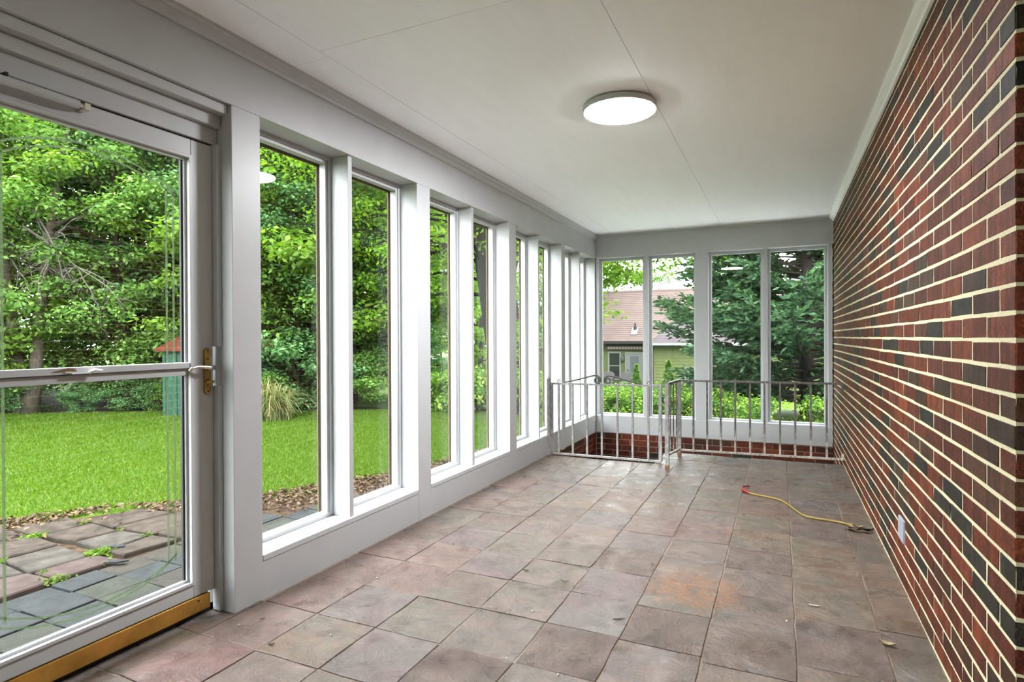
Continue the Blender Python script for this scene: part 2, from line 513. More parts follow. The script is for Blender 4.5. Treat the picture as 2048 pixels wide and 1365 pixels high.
override = {(1, 3): 'maroon', (1, 4): 'pink', (2, 4): 'tan', (2, 3): 'green', (2, 5): 'mauve', (3, 4): 'mauve', (3, 5): 'brown', (4, 5): 'green', (4, 6): 'green', (4, 7): 'green',
            (5, 5): 'rough', (5, 6): 'mauve', (5, 7): 'mauve', (6, 6): 'rough', (6, 5): 'grey', (6, 7): 'brown', (6, 8): 'grey', (5, 8): 'rough', (6, 9): 'grey',
            (7, 5): 'tan', (7, 6): 'brown', (7, 7): 'green', (7, 8): 'grey', (7, 9): 'rough', (8, 5): 'tan', (8, 6): 'grey', (8, 7): 'tan', (8, 8): 'tan', (9, 5): 'tan', (9, 6): 'brown',
            (9, 7): 'tan', (9, 8): 'tan', (4, 4): 'rough', (3, 6): 'brown', (2, 6): 'pink', (1, 5): 'pink', (1, 6): 'pink', (4, 8): 'brown', (3, 7): 'mauve', (2, 7): 'pink', (1, 7): 'pink'}
for c in range(10):
    rows = col_rows[c]
    for r in range(len(rows) - 1):
        x0, x1, y0, y1 = colx[c], colx[c + 1], rows[r], rows[r + 1]
        if x1 <= -0.8 and y0 >= 5.39:
            continue
        if c == 0 and y0 > 1.7:
            continue
        if c == 5 and y0 >= 5.39:
            x0 = -1.062
        if c == 4 and y0 >= 5.3:
            continue
        if c < 5 and y1 > 5.39:
            y1 = 5.445
        g = 0.0022
        x0 += g; x1 -= g; y0 += g; y1 -= g
        cx, cyy = (x0 + x1) / 2, (y0 + y1) / 2
        hw, hh = (x1 - x0) / 2, (y1 - y0) / 2
        # uneven chipped outline, slightly tilted
        pts = []
        for (sx, sy, ex, ey) in ((-1, -1, 1, -1), (1, -1, 1, 1), (1, 1, -1, 1), (-1, 1, -1, -1)):
            for q in (0, .33, .67):
                px = (sx + (ex - sx) * q) * hw + TR.uniform(-.003, .003)
                py = (sy + (ey - sy) * q) * hh + TR.uniform(-.003, .003)
                pts.append((px, py))
        tz = TR.uniform(-.0012, .0025)
        ta, tb = TR.uniform(-.006, .006), TR.uniform(-.006, .006)
        vs = [(px, py, -0.009) for px, py in pts] + [(px * .999, py * .999, tz - .0015 + px * ta + py * tb) for px, py in pts] + \
             [(px * .985, py * .985, tz + px * ta + py * tb) for px, py in pts]
        n = len(pts)
        fs = [(i, (i + 1) % n, n + (i + 1) % n, n + i) for i in range(n)] + [(n + i, n + (i + 1) % n, 2 * n + (i + 1) % n, 2 * n + i) for i in range(n)] + [tuple(range(2 * n, 3 * n))]
        key = override.get((c, r))
        if not key:
            if r > 9:
                key = TR.choice(far_names)
            elif c < 3:
                key = TR.choice(['pink', 'brown', 'mauve', 'brown'])
            elif c < 7:
                key = TR.choice(['brown', 'grey', 'green', 'mauve', 'rough'])
            else:
                key = TR.choice(['tan', 'tan', 'brown', 'grey'])
        mb = MB()
        mb.add([(a + cx, bq + cyy, z) for a, bq, z in vs], fs)
        mb.build('tile', SL[key], floor, origin=(cx, cyy, 0))

# ------------------------------------------------------------------ ceiling
ceil = struct('ceiling', (0, 0, H), 'white painted panel ceiling')
b = MB(); b.box(-2.46, 2.6, -2.0, YF + .34, H + .012, H + .12); b.build('roof_deck', WHITE, ceil)
cxs = [XL - .05, -1.86, -0.617, 0.60, 2.2]
for i in range(4):
    cuts = {0: [-1.9, 2.09, 6.2, YF + .02], 1: [-1.9, 2.03, 4.62, YF + .02], 2: [-1.9, 2.0, 4.55, YF + .02], 3: [-1.9, YC + .2]}[i]
    for j in range(len(cuts) - 1):
        g = 0.0012
        mb = MB(); mb.box(cxs[i] + g, cxs[i + 1] - g, cuts[j] + g, cuts[j + 1] - g, H, H + .013)
        mb.build('ceiling_panel', CEILW, ceil)

# ------------------------------------------------------------------ left wall: posts, beam, kick boards, sills
wl = struct('wall_left', (XL, 1.8, 0), 'white post and beam window wall facing the yard')
XO = -2.32
b = MB(); b.box(XO, XL, -1.9, YF + .16, ZB, H + .012); b.build('beam', WHITE, wl, 0.002)
posts = [(1.77, 1.921), (3.163, 3.314), (4.559, 4.702), (5.873, 5.984), (7.115, 7.30)]
for (y0, y1) in posts:
    b = MB(); b.box(XO, XL + (0.0 if y0 < 7 else -.006), y0, y1, -.03, ZB); b.build('post', WHITE, wl, 0.003)
b = MB(); b.box(XO, XL, .60, .80, -.03, ZB); b.build('post', WHITE, wl, 0.003)
b = MB(); b.box(XO, XL, -1.9, -1.75, -.03, ZB); b.build('post', WHITE, wl, 0.003)
mull = [(2.523, 2.556), (3.916, 3.949), (5.256, 5.285), (6.533, 6.560)]
for (y0, y1) in mull:
    b = MB(); b.box(XO, XL - .016, y0, y1, ZS - .01, ZB); b.build('mullion', WHITE, wl, 0.002)
for i in range(4):
    y0, y1 = posts[i][1], posts[i + 1][0]
    b = MB(); b.box(XO, XL - .0015, y0, y1, ZP if i == 3 else -.012, ZS - .028); b.build('kick_board', WHITE, wl, 0.001)
    b = MB(); b.box(XO, XL + .001, y0 + .001, y1 - .001, ZS - .028, ZS); b.build('sill', TRIMW, wl, 0.003)
b = MB(); b.box(XO, XL - .0015, -1.75, .60, -.012, ZS); b.build('kick_board', WHITE, wl, 0.001)
# foundation bricks under the left wall beside the stairwell are built further down

def ring_x(mb, x0, x1, ya, yb, za, zb, w):
    """a rectangular frame lying in the YZ plane, w wide"""
    mb.box(x0, x1, ya, ya + w, za, zb); mb.box(x0, x1, yb - w, yb, za, zb)
    mb.box(x0, x1, ya + w, yb - w, za, za + w); mb.box(x0, x1, ya + w, yb - w, zb - w, zb)

def ring_y(mb, y0, y1, xa, xb, za, zb, w):
    mb.box(xa, xa + w, y0, y1, za, zb); mb.box(xb - w, xb, y0, y1, za, zb)
    mb.box(xa + w, xb - w, y0, y1, za, za + w); mb.box(xa + w, xb - w, y0, y1, zb - w, zb)

wi = 0
def window_left(ya, yb, za=ZS, zb=ZB):
    global wi
    wi += 1
    w = struct('window_%d' % wi, (XG, ya, za), 'fixed clear pane in white frame of the yard side')
    m1 = MB(); ring_x(m1, -2.30, -2.235, ya, yb, za, zb, .020); m1.build('frame', TRIMW, w, 0.002)
    m2 = MB()
    wv = .020
    ring_x(m2, -2.285, -2.226, ya + .020, yb - .020, za, zb - .020, .001)
    m2 = MB()
    m2.box(-2.285, -2.243, ya + .02, ya + .038, za, zb - .02); m2.box(-2.285, -2.243, yb - .038, yb - .02, za, zb - .02)
    m2.box(-2.285, -2.243, ya + .038, yb - .038, za, za + .010); m2.box(-2.285, -2.243, ya + .038, yb - .038, zb - .040, zb - .02)
    m2.build('glazing_bead', TRIMW, w, 0.002)
    m3 = MB(); m3.box(XG - .002, XG + .002, ya + .033, yb - .033, za + .004, zb - .034)
    if wi == 1:                                  # this sheet sits a touch askew in its frame
        m3.v = [(x + .012 * ((y - ya) / (yb - ya) - .5), y, z) for x, y, z in m3.v]
    m3.build('pane', GLASS, w)
    m4 = MB()
    m4.box(-2.306, -2.299, ya + .005, ya + .040, za, zb - .01); m4.box(-2.306, -2.299, yb - .044, yb - .005, za, zb - .01)
    m4.box(-2.306, -2.299, ya + .040, yb - .044, zb - .050, zb - .01); m4.box(-2.306, -2.299, ya + .040, yb - .044, za, za + .008)
    m4.build('outer_trim', TANTRIM, w)
for i in range(4):
    window_left(posts[i][1], mull[i][0]); window_left(mull[i][1], posts[i + 1][0])
window_left(-1.75, -.60); window_left(-.58, .60)
b = MB(); b.box(XO, XL - .016, -.60, -.58, ZS, ZB); b.build('mullion', WHITE, wl, 0.002)

# roof edge outside the left and far walls
b = MB(); b.box(-2.46, -2.43, -2.0, YF + .34, H - .10, H + .012)
tag(b.build('trim_4', TRIMW), 'white fascia board along the yard side eave', None, None, 'structure')

# ------------------------------------------------------------------ far wall
wb = struct('wall_back', (-.8, YF, 0), 'white window wall at the far end over a brick base')
YO = 7.33
b = MB(); b.box(XL, XR + .02, YF, YO, ZB, H + .012); b.build('beam', WHITE, wb, 0.002)
b = MB(); b.box(XL, XR - .012, YF, YO, ZP, ZS - .022); b.build('kick_board', WHITE, wb, 0.002)
b = MB(); b.box(XL, XR - .012, YF - .001, YO, ZS - .022, ZS); b.build('sill', TRIMW, wb, 0.003)
fx = [(-1.512, -1.462), (-0.907, -0.765), (-0.178, -0.134)]
for (x0, x1), nm in zip(fx, ('mullion', 'post', 'mullion')):
    b = MB(); b.box(x0, x1, YF + (0 if nm == 'post' else .012), YO, ZS - .01, ZB); b.build(nm, WHITE, wb, 0.003)
b = MB(); b.box(.462, XR - .012, YF, YO, ZS - .03, ZB); b.build('post', WHITE, wb, 0.003)
b = MB(); b.box(XL, -2.085, YF + .004, YO, ZS - .01, ZB); b.build('post', WHITE, wb, 0.003)
fb = [(-2.085, -1.512), (-1.462, -0.907), (-0.765, -0.178), (-0.134, .462)]
for (xa, xb) in fb:
    wi += 1
    w = struct('window_%d' % wi, (xa, YG, ZS), 'fixed clear pane in white frame of the far end')
    za, zb = ZS, ZB
    m1 = MB(); ring_y(m1, 7.240, 7.312, xa, xb, za, zb, .014); m1.build('frame', TRIMW, w, 0.002)
    m2 = MB()
    m2.box(xa + .014, xa + .030, 7.252, 7.29, za, zb - .014); m2.box(xb - .030, xb - .014, 7.252, 7.29, za, zb - .014)
    m2.box(xa + .030, xb - .030, 7.252, 7.29, za, za + .010); m2.box(xa + .030, xb - .030, 7.252, 7.29, zb - .034, zb - .014)
    m2.build('glazing_bead', TRIMW, w, 0.002)
    m3 = MB(); m3.box(xa + .022, xb - .022, YG - .002, YG + .002, za + .004, zb - .026); m3.build('pane', GLASS, w)

# trims
b = MB(); b.prism([(XL, 2.376), (XL + .010, 2.376), (XL + .012, 2.392), (XL + .020, 2.398), (XL + .022, 2.418), (XL + .034, 2.426), (XL + .034, H), (XL, H)], 'y', -1.9, YF)
tag(b.build('trim_1', TRIMW), 'white crown moulding where the ceiling meets the yard side beam', None, None, 'structure')
b = MB(); b.prism([(XR, 2.392), (XR - .012, 2.394), (XR - .016, 2.41), (XR - .030, 2.418), (XR - .042, 2.43), (XR - .042, H), (XR, H)], 'y', YC - .01, YF)
tag(b.build('trim_2', CEILW), 'white moulding where the ceiling meets the brick wall', None, None, 'structure')
b = MB(); b.prism([(YF, 2.418), (YF - .010, 2.42), (YF - .012, H), (YF, H)], 'x', XL, XR)
tag(b.build('trim_3', TRIMW), 'thin white moulding at the top of the far end wall', None, None, 'structure')

# ------------------------------------------------------------------ brick wall on the right
def brick_mesh(name, L, hgt, D, mat, jit, seed):
    """brick with face towards -x, length along y, chamfered uneven front edge; origin at centre of the face"""
    R = random.Random(seed)
    e = .0026
    def rr(k):
        return R.uniform(-jit, jit) * k
    vs = []
    for (xx, ins) in ((D, 0), (.004, 0), (0.0, e)):
        for sy, sz in ((-1, -1), (1, -1), (1, 1), (-1, 1)):
            vs.append((xx + (rr(.3) if xx == 0 else 0), sy * (L / 2 - ins) + rr(1), sz * (hgt / 2 - ins) + rr(1)))
    fs = []
    for k in (0, 4):
        for i in range(4):
            fs.append((k + i, k + 4 + i, k + 4 + (i + 1) % 4, k + (i + 1) % 4))
    fs.append((8, 11, 10, 9))
    me = bpy.data.meshes.new(name)
    me.from_pydata(vs, [], fs)
    me.materials.append(mat)
    me.update()
    return me

COURSE = 0.0675
BH, BL, MOD = 0.0582, 0.2305, 0.240
FACE = [brick_mesh('brick_face', BL, BH, .03, BR[k], .0022, 100 + 7 * k + v) for k in range(6) for v in range(3)]
HALF = [brick_mesh('brick_half', .108, BH, .225, BR[k], .0018, 300 + 7 * k + v) for k in range(6) for v in range(2)]
STRE = [brick_mesh('brick_corner', .214, BH, .108, BR[k], .0018, 400 + 7 * k + v) for k in range(6) for v in range(2)]
BRR = random.Random(5)
def pick():
    return BRR.choices(range(6), BRW)[0]

wr = struct('wall_right', (XR, YC, 0), 'red brick wall with pale mortar')
b = MB(); b.box(XR + .0010, XR + .16, YC + .002, YF + .19, -2.2, H + .012); b.box(XR + .16, 2.2, YC + .004, YC + .16, -.14, H + .012)
b.build('mortar', MORTAR, wr)
ncourse = 36
bricks = []
for c in range(-4, ncourse + 1):
    z = 0.006 + COURSE * (c + .5)
    odd = c % 2
    y = YC
    first = True
    while y < YF + .02:
        if first:
            L = .108 if odd == 0 else .214
        else:
            L = BL
        bricks.append((c, z, y, L, first, odd))
        y += L + .010
        first = False
bricks = [q for q in bricks if q[0] >= 0 or q[2] > 5.7]
def size_px(q):
    c, z, y, L, first, odd = q
    d = .9096 * (y + L / 2) - .4155 * -XR
    # in frame vertically?
    v = 682 - 1176 * (z - 1.165) / d
    if not (-20 < v < 1385):
        return 0
    return 1.0 / d ** 2
order = sorted(bricks, key=size_px, reverse=True)
near = order[:300]
rest = order[300:]
for (c, z, y, L, first, odd) in near:
    k = pick()
    if first:
        me = BRR.choice((HALF if odd == 0 else STRE)[k * 2:k * 2 + 2])
    else:
        me = BRR.choice(FACE[k * 3:k * 3 + 3])
    link('brick', me, wr, (BRR.uniform(-.0016, -.0002), y + L / 2 - YC, z))
mb = MB()
def add_brick(mb, cx, cy, cz, L, hgt, D, k, axis='x', sgn=1):
    e = .003
    vs = []
    for (dd, ins) in ((D, 0), (.004, 0), (0, e)):
        for sy, sz in ((-1, -1), (1, -1), (1, 1), (-1, 1)):
            a, z = sy * (L / 2 - ins) + BRR.uniform(-.002, .002), sz * (hgt / 2 - ins) + BRR.uniform(-.002, .002)
            vs.append((cx + dd * sgn, cy + a, cz + z) if axis == 'x' else (cx + a, cy + dd * sgn, cz + z))
    fs = []
    for q in (0, 4):
        for i in range(4):
            fs.append((q + i, q + 4 + i, q + 4 + (i + 1) % 4, q + (i + 1) % 4))
    fs.append((8, 11, 10, 9))
    mb.add(vs, fs, k)
for (c, z, y, L, first, odd) in rest:
    if first:
        add_brick(mb, XR, y + L / 2, z, L, BH, .225 if odd == 0 else .108, pick())
    else:
        add_brick(mb, XR - .0006 + BRR.uniform(-.001, .0006), y + L / 2, z, L, BH, .03, pick())
for c in range(ncourse + 1):
    z = 0.006 + COURSE * (c + .5)
    x = XR + (.235 if c % 2 == 0 else .118)
    while x < 1.3:
        add_brick(mb, x + BL / 2, YC, z, BL, BH, .03, pick(), 'y')
        x += MOD
o = mb.build('distant_bricks', BR, wr)
o['kind'] = 'stuff'

# brick base of the far wall and of the left wall in the stairwell
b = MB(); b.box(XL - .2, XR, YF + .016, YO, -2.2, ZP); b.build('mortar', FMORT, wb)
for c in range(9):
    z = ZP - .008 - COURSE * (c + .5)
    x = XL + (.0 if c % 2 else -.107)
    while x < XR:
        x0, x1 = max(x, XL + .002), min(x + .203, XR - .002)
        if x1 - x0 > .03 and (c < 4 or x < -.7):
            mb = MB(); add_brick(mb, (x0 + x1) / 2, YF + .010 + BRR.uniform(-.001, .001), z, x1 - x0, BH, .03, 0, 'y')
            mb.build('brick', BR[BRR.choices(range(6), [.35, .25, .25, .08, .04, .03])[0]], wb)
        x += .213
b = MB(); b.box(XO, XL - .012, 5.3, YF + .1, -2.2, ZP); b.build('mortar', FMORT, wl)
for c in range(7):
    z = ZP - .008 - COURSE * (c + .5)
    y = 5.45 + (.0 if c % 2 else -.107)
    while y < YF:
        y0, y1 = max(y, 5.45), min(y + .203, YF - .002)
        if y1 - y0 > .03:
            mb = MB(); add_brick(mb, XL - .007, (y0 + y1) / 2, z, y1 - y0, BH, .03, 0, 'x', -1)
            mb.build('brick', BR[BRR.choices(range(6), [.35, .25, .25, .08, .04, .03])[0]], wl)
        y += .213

# stairwell: slab edge and concrete steps going down to the right
st = struct('floor_stairwell', (-1.6, 6.6, -.36), 'concrete steps going down behind the railing')
b = MB(); b.box(XL - .1, -.95, 5.44, YF + .05, -.52, -.42); b.build('landing', CONC, st, 0.004)
for k in range(6):
    b = MB(); b.box(-.95 + .26 * k, -.69 + .26 * k, 6.08, YF + .05, -.80 - .18 * k, -.60 - .18 * k); b.build('step', CONC, st, 0.004)
b = MB(); b.box(XL, -1.06, 5.40, 5.44, -.5, -.009); b.box(-1.065, -1.03, 5.44, 6.06, -.5, -.012); b.box(-1.03, XR, 6.02, 6.06, -1.6, -.012)
b.build('slab_edge', simple('brown_slab_edge', (0.13, 0.06, 0.035), 0.8, nscale=20, namt=0.4), st)

# rear of the porch behind the camera
b = MB(); b.box(XL - .2, 2.3, -2.02, -1.9, -.14, H + .012)
tag(b.build('wall_rear', WHITE), 'white wall behind the viewer', None, None, 'structure')
b = MB(); b.box(2.2, 2.3, -1.9, YC + .16, -.14, H + .012)
tag(b.build('wall_side', WHITE), 'white wall beside the viewer', None, None, 'structure')

# ------------------------------------------------------------------ storm door
XD = -2.20
dr = struct('door_1', (XD, .82, 0), 'white storm door with etched glass and brass sweep')
b = MB()
b.box(-2.23, XD, 1.652, 1.750, .10, 1.985); b.box(-2.23, XD, .83, .925, .10, 1.985)
b.box(-2.23, XD, .925, 1.652, 1.918, 1.985); b.box(-2.23, XD, .925, 1.652, .10, .155)
b.build('door_frame', DOORW, dr, 0.003)
b = MB()                                                   # stepped sash frame holding the two panes
ring_x(b, -2.228, -2.193, .925, 1.652, .155, 1.918, .012)
ring_x(b, -2.228, -2.212, .937, 1.640, .167, 1.906, .010)
b.build('sash_frame', DOORW, dr, 0.001)
b = MB(); b.box(-2.232, -2.205, .937, .949, .167, 1.906); b.box(-2.232, -2.221, 1.622, 1.632, .167, 1.906); b.build('seal', SEAL_SHADE, dr)
b = MB(); b.box(-2.226, -2.196, .937, 1.640, 1.046, 1.070); b.box(-2.226, -2.206, .937, 1.640, 1.016, 1.044)
mr = b.build('mid_rail', DOORW, dr, 0.002)
b = MB(); b.box(-2.206, -2.196, .937, 1.640, 1.0435, 1.0465); b.build('rail_gap', SEAL_SHADE, mr)
b = MB()
b.box(-2.196, -2.186, 1.175, 1.192, 1.052, 1.056); b.box(-2.196, -2.182, 1.192, 1.25, 1.047, 1.052); b.tube([(-2.19, 1.25, 1.05), (-2.178, 1.262, 1.058), (-2.176, 1.285, 1.054)], .006, 8)
b.build('sash_latch', simple('pale_plastic', (.75, .75, .75), .4), mr)
b = MB(); b.prism([(1.135, 1.056), (1.215, 1.056), (1.205, 1.066), (1.185, 1.069)], 'x', -2.1965, -2.194); b.build('bare_patch', simple('bare_wood', (.16, .09, .05), .8), mr)
XP = -2.224
b = MB(); b.box(XP - .002, XP + .002, .945, 1.628, 1.060, 1.91); b.build('upper_pane', GLASS, dr)
b = MB(); b.box(XP - .002, XP + .002, .945, 1.628, .163, 1.03); b.build('lower_pane', GLASS, dr)

def strip(pts, w, x=XP + .0035):
    """thin etched line on the pane following (y,z) points"""
    mb = MB()
    pts = [Vector((q[0], q[1])) for q in pts]
    L, R = [], []
    for i, q in enumerate(pts):
        d = (pts[min(i + 1, len(pts) - 1)] - pts[max(i - 1, 0)]).normalized()
        n_ = Vector((-d.y, d.x)) * w / 2
        L.append(q + n_); R.append(q - n_)
    n_ = len(pts)
    vs = [(x, q.x, q.y) for q in L] + [(x, q.x, q.y) for q in R] + [(x - .0012, q.x, q.y) for q in L] + [(x - .0012, q.x, q.y) for q in R]
    fs = []
    for i in range(n_ - 1):
        fs += [(i, i + 1, n_ + i + 1, n_ + i), (2 * n_ + i, 3 * n_ + i, 3 * n_ + i + 1, 2 * n_ + i + 1), (i, 2 * n_ + i, 2 * n_ + i + 1, i + 1), (n_ + i, n_ + i + 1, 3 * n_ + i + 1, 3 * n_ + i)]
    mb.add(vs, fs)
    return mb

def smooth_pts(p, n=24):
    p = [Vector(q) for q in p]
    out = []
    for i in range(len(p) - 1):
        p0, p1, p2, p3 = p[max(i - 1, 0)], p[i], p[i + 1], p[min(i + 2, len(p) - 1)]
        for k in range(n // (len(p) - 1) + 1):
            q = k / (n // (len(p) - 1) + 1)
            out.append(.5 * ((2 * p1) + (-p0 + p2) * q + (2 * p0 - 5 * p1 + 4 * p2 - p3) * q * q + (-p0 + 3 * p1 - 3 * p2 + p3) * q ** 3))
    out.append(p[-1])
    return out
for yy in (1.559, 1.588, .985, 1.014):
    strip([(yy, 1.072), (yy, 1.765)], .0085).build('etched_line', ETCH, dr)
    strip([(yy, .27), (yy, 1.014)], .0085).build('etched_line', ETCH, dr)
for pl in ([(.95, 1.745), (1.03, 1.797), (1.102, 1.826), (1.182, 1.845), (1.271, 1.852), (1.376, 1.844), (1.465, 1.819), (1.553, 1.785), (1.597, 1.744)],
           [(.96, 1.72), (1.031, 1.765), (1.102, 1.798), (1.182, 1.819), (1.271, 1.828), (1.349, 1.824), (1.445, 1.802), (1.553, 1.763), (1.59, 1.742)],
           [(.95, .33), (1.006, .292), (1.135, .241), (1.282, .217), (1.428, .230), (1.531, .263), (1.59, .296)],
           [(.95, .29), (1.024, .252), (1.117, .219), (1.243, .198), (1.363, .205), (1.497, .236), (1.597, .300)]):
    strip(smooth_pts([Vector(q) for q in pl]), .0075).build('etched_line', ETCH, dr)
b = MB(); b.box(-2.236, -2.190, .83, 1.722, .034, .099); br = b.build('brass_sweep', BRASS, dr, 0.004)
b = MB(); b.tube([(-2.192, 1.665, .083), (-2.187, 1.665, .083)], .004, 10); b.build('screw', BLACK, br)
b = MB(); b.box(-2.232, -2.206, 1.7505, 1.7515, .10, 1.99); b.box(-2.232, -2.206, .83, 1.7515, 1.9855, 1.9915); b.build('gap_shade_strip', SEAL_SHADE, dr)  # dark strips colour in the shade of the gaps around the door
# handle set
b = MB()
pl = []
for k in range(9):
    a = math.pi * k / 8
    pl.append((1.7185 + .0145 * math.cos(a), 1.114 + .0145 * math.sin(a)))
for k in range(9):
    a = math.pi + math.pi * k / 8
    pl.append((1.7185 + .0145 * math.cos(a), .946 + .0145 * math.sin(a)))
b.prism(pl, 'x', XD, XD + .008)
hd = b.build('handle_plate', BRASSD, dr, 0.001)
b = MB(); b.tube([(XD + .004, 1.7185, 1.045), (XD + .035, 1.7185, 1.045)], [.013, .010], 14)
b.tube([(XD + .034, 1.728, 1.046), (XD + .036, 1.70, 1.046), (XD + .038, 1.67, 1.050), (XD + .040, 1.645, 1.052), (XD + .042, 1.622, 1.047), (XD + .046, 1.605, 1.036)], [.010, .009, .0075, .007, .007, .006], 12)
b.build('lever', NICKEL, hd, smooth=True)
b = MB()
for zz in (1.118, 1.082, .945):
    b.tube([(XD + .007, 1.7185, zz), (XD + .010, 1.7185, zz)], .004, 10)
b.build('screw', BLACK, hd)
b = MB(); b.tube([(XD + .006, 1.7185, .985), (XD + .020, 1.7185, .985)], [.010, .008], 12); b.box(XD + .018, XD + .026, 1.700, 1.737, .981, .989); b.build('thumb_turn', BRASSD, hd)
# closer
b = MB(); b.tube([(-2.158, .86, 1.960), (-2.158, 1.205, 1.960)], .0145, 16, True)
cl = b.build('door_closer', TRIMW, dr, smooth=False)
b = MB(); b.tube([(-2.158, 1.205, 1.960), (-2.158, 1.235, 1.960)], .005, 10); b.box(-2.20, -2.150, 1.222, 1.240, 1.950, 1.972); b.build('bracket', NICKEL, cl)
b = MB(); b.box(-2.172, -2.142, .965, .978, 1.972, 1.984); b.box(-2.172, -2.142, .992, 1.0, 1.972, 1.982); b.build('clip', BLACK, cl)
# head, jamb and stops of the opening
tf = struct('trim_5', (XD, 1.76, 0), 'stepped white door casing')
b = MB(); b.box(-2.30, -2.190, .80, 1.768, 1.992, 2.085); b.build('head', TRIMW, tf, 0.002)
b = MB(); b.box(-2.30, -2.166, .80, 1.768, 2.060, 2.112); b.build('head_stop', TRIMW, tf, 0.004)
b = MB(); b.box(-2.30, -2.125, .80, 1.768, 2.112, ZB - .001); b.build('head_casing', TRIMW, tf, 0.004)
b = MB(); b.box(-2.30, -2.235, 1.752, 1.77, 0, 1.995); b.build('jamb', TRIMW, tf, 0.002)
b = MB(); b.box(-2.215, -2.168, 1.751, 1.771, 1.134, 1.992); b.build('jamb_stop', TRIMW, tf, 0.004)
b = MB(); b.box(-2.215, -2.168, 1.751, 1.771, 0.006, .965); b.build('jamb_stop', TRIMW, tf, 0.004)
b = MB(); b.box(-2.212, -2.178, 1.7675, 1.7715, .975, 1.075); b.build('strike_plate', DOORW, tf)
b = MB(); b.box(-2.34, -2.235, .80, 1.77, -.15, .030); b.build('shadow_threshold', SEAL_SHADE, tf)  # dark colour stands for the shadow under the door

# ------------------------------------------------------------------ ceiling lights
def ceiling_light(cx, cyy, label):
    L = empty('ceiling_light', (cx, cyy, H))
    tag(L, label, 'ceiling light')
    b = MB(); b.lathe([(.165, H), (.165, H - .006), (.15, H - .008)], cx + .018, cyy + .012, 48); b.build('mounting_plate', TRIMW, L)
    b = MB(); b.lathe([(.150, H - .006), (.197, H - .008), (.199, H - .014), (.199, H - .036), (.196, H - .038), (.189, H - .038)], cx, cyy, 72); b.build('rim', TRIMW, L, smooth=False)
    b = MB(); b.lathe([(.189, H - .034), (.1895, H - .038), (.187, H - .041), (.10, H - .0425), (.001, H - .043)], cx, cyy, 72); b.build('diffuser', LAMP, L, smooth=True)
    return L
ceiling_light(-.803, 3.19, 'round flat white ceiling light, switched on')

# ------------------------------------------------------------------ railing, gate and gate post
rl = empty('railing', (-.905, 5.92, 0))
tag(rl, 'worn white iron stair railing fixed to the brick wall', 'railing')
def bar(mb, p, q, w, h=None):
    h = h or w
    p, q = Vector(p), Vector(q)
    d = (q - p).normalized()
    ref = Vector((0, 0, 1)) if abs(d.z) < .9 else Vector((0, 1, 0))
    a = d.cross(ref).normalized() * w / 2
    c = a.cross(d).normalized() * h / 2
    vs = [u + sa * a + sc_ * c for u in (p, q) for sa, sc_ in ((-1, -1), (1, -1), (1, 1), (-1, 1))]
    mb.add([tuple(v) for v in vs], [(3, 2, 1, 0), (4, 5, 6, 7), (0, 1, 5, 4), (1, 2, 6, 5), (2, 3, 7, 6), (3, 0, 4, 7)])
P1, P2, P3 = (-.915, 5.29), (-.905, 5.92), (XR - .006, 6.02)
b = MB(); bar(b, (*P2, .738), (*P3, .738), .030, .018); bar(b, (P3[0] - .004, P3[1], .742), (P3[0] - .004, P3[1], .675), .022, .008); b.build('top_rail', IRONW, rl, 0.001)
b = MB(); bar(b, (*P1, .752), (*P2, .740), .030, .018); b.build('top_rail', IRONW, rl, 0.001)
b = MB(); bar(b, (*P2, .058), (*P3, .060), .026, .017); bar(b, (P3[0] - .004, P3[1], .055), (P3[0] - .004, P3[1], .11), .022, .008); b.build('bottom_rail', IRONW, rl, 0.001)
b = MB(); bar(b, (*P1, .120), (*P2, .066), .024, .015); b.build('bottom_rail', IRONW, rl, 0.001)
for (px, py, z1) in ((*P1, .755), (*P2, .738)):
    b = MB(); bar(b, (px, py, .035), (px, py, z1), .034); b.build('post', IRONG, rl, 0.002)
    b = MB(); bar(b, (px, py, .002), (px, py, .036), .036); b.build('rusty_foot', IRONR, rl, 0.002)
b = MB()
vol = [(P1[0], P1[1] + .012 * math.cos(a) * (1 - a / 9) , .772 + .018 * math.sin(a) * (1 - a / 9)) for a in np.linspace(-math.pi / 2, 1.6 * math.pi, 16)]
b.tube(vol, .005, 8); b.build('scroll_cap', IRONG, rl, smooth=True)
for x in (-0.773, -0.647, -0.523, -0.394, -0.264, -0.139, -0.007, 0.12, 0.248, 0.377):
    q = (x - P2[0]) / (P3[0] - P2[0])
    y = P2[1] + (P3[1] - P2[1]) * q
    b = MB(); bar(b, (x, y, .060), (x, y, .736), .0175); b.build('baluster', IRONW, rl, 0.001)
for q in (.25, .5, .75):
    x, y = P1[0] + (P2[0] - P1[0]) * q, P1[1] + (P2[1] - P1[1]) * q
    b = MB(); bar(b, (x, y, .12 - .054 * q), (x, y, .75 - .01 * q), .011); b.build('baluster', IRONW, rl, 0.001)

gp = empty('gate_post', (-2.122, 5.45, 0))
tag(gp, 'square iron hinge post between the gate and the window wall', 'post')
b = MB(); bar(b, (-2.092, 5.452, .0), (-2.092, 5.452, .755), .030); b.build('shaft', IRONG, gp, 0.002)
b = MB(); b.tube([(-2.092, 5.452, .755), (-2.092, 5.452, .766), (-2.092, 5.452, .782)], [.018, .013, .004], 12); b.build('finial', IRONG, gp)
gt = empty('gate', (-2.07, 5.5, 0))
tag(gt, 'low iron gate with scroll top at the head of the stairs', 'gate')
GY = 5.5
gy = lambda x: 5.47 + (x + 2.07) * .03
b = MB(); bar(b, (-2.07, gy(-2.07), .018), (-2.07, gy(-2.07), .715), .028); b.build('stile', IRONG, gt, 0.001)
b = MB(); bar(b, (-1.012, gy(-1.012), .010), (-1.012, gy(-1.012), .725), .030); b.build('stile', IRONG, gt, 0.001)
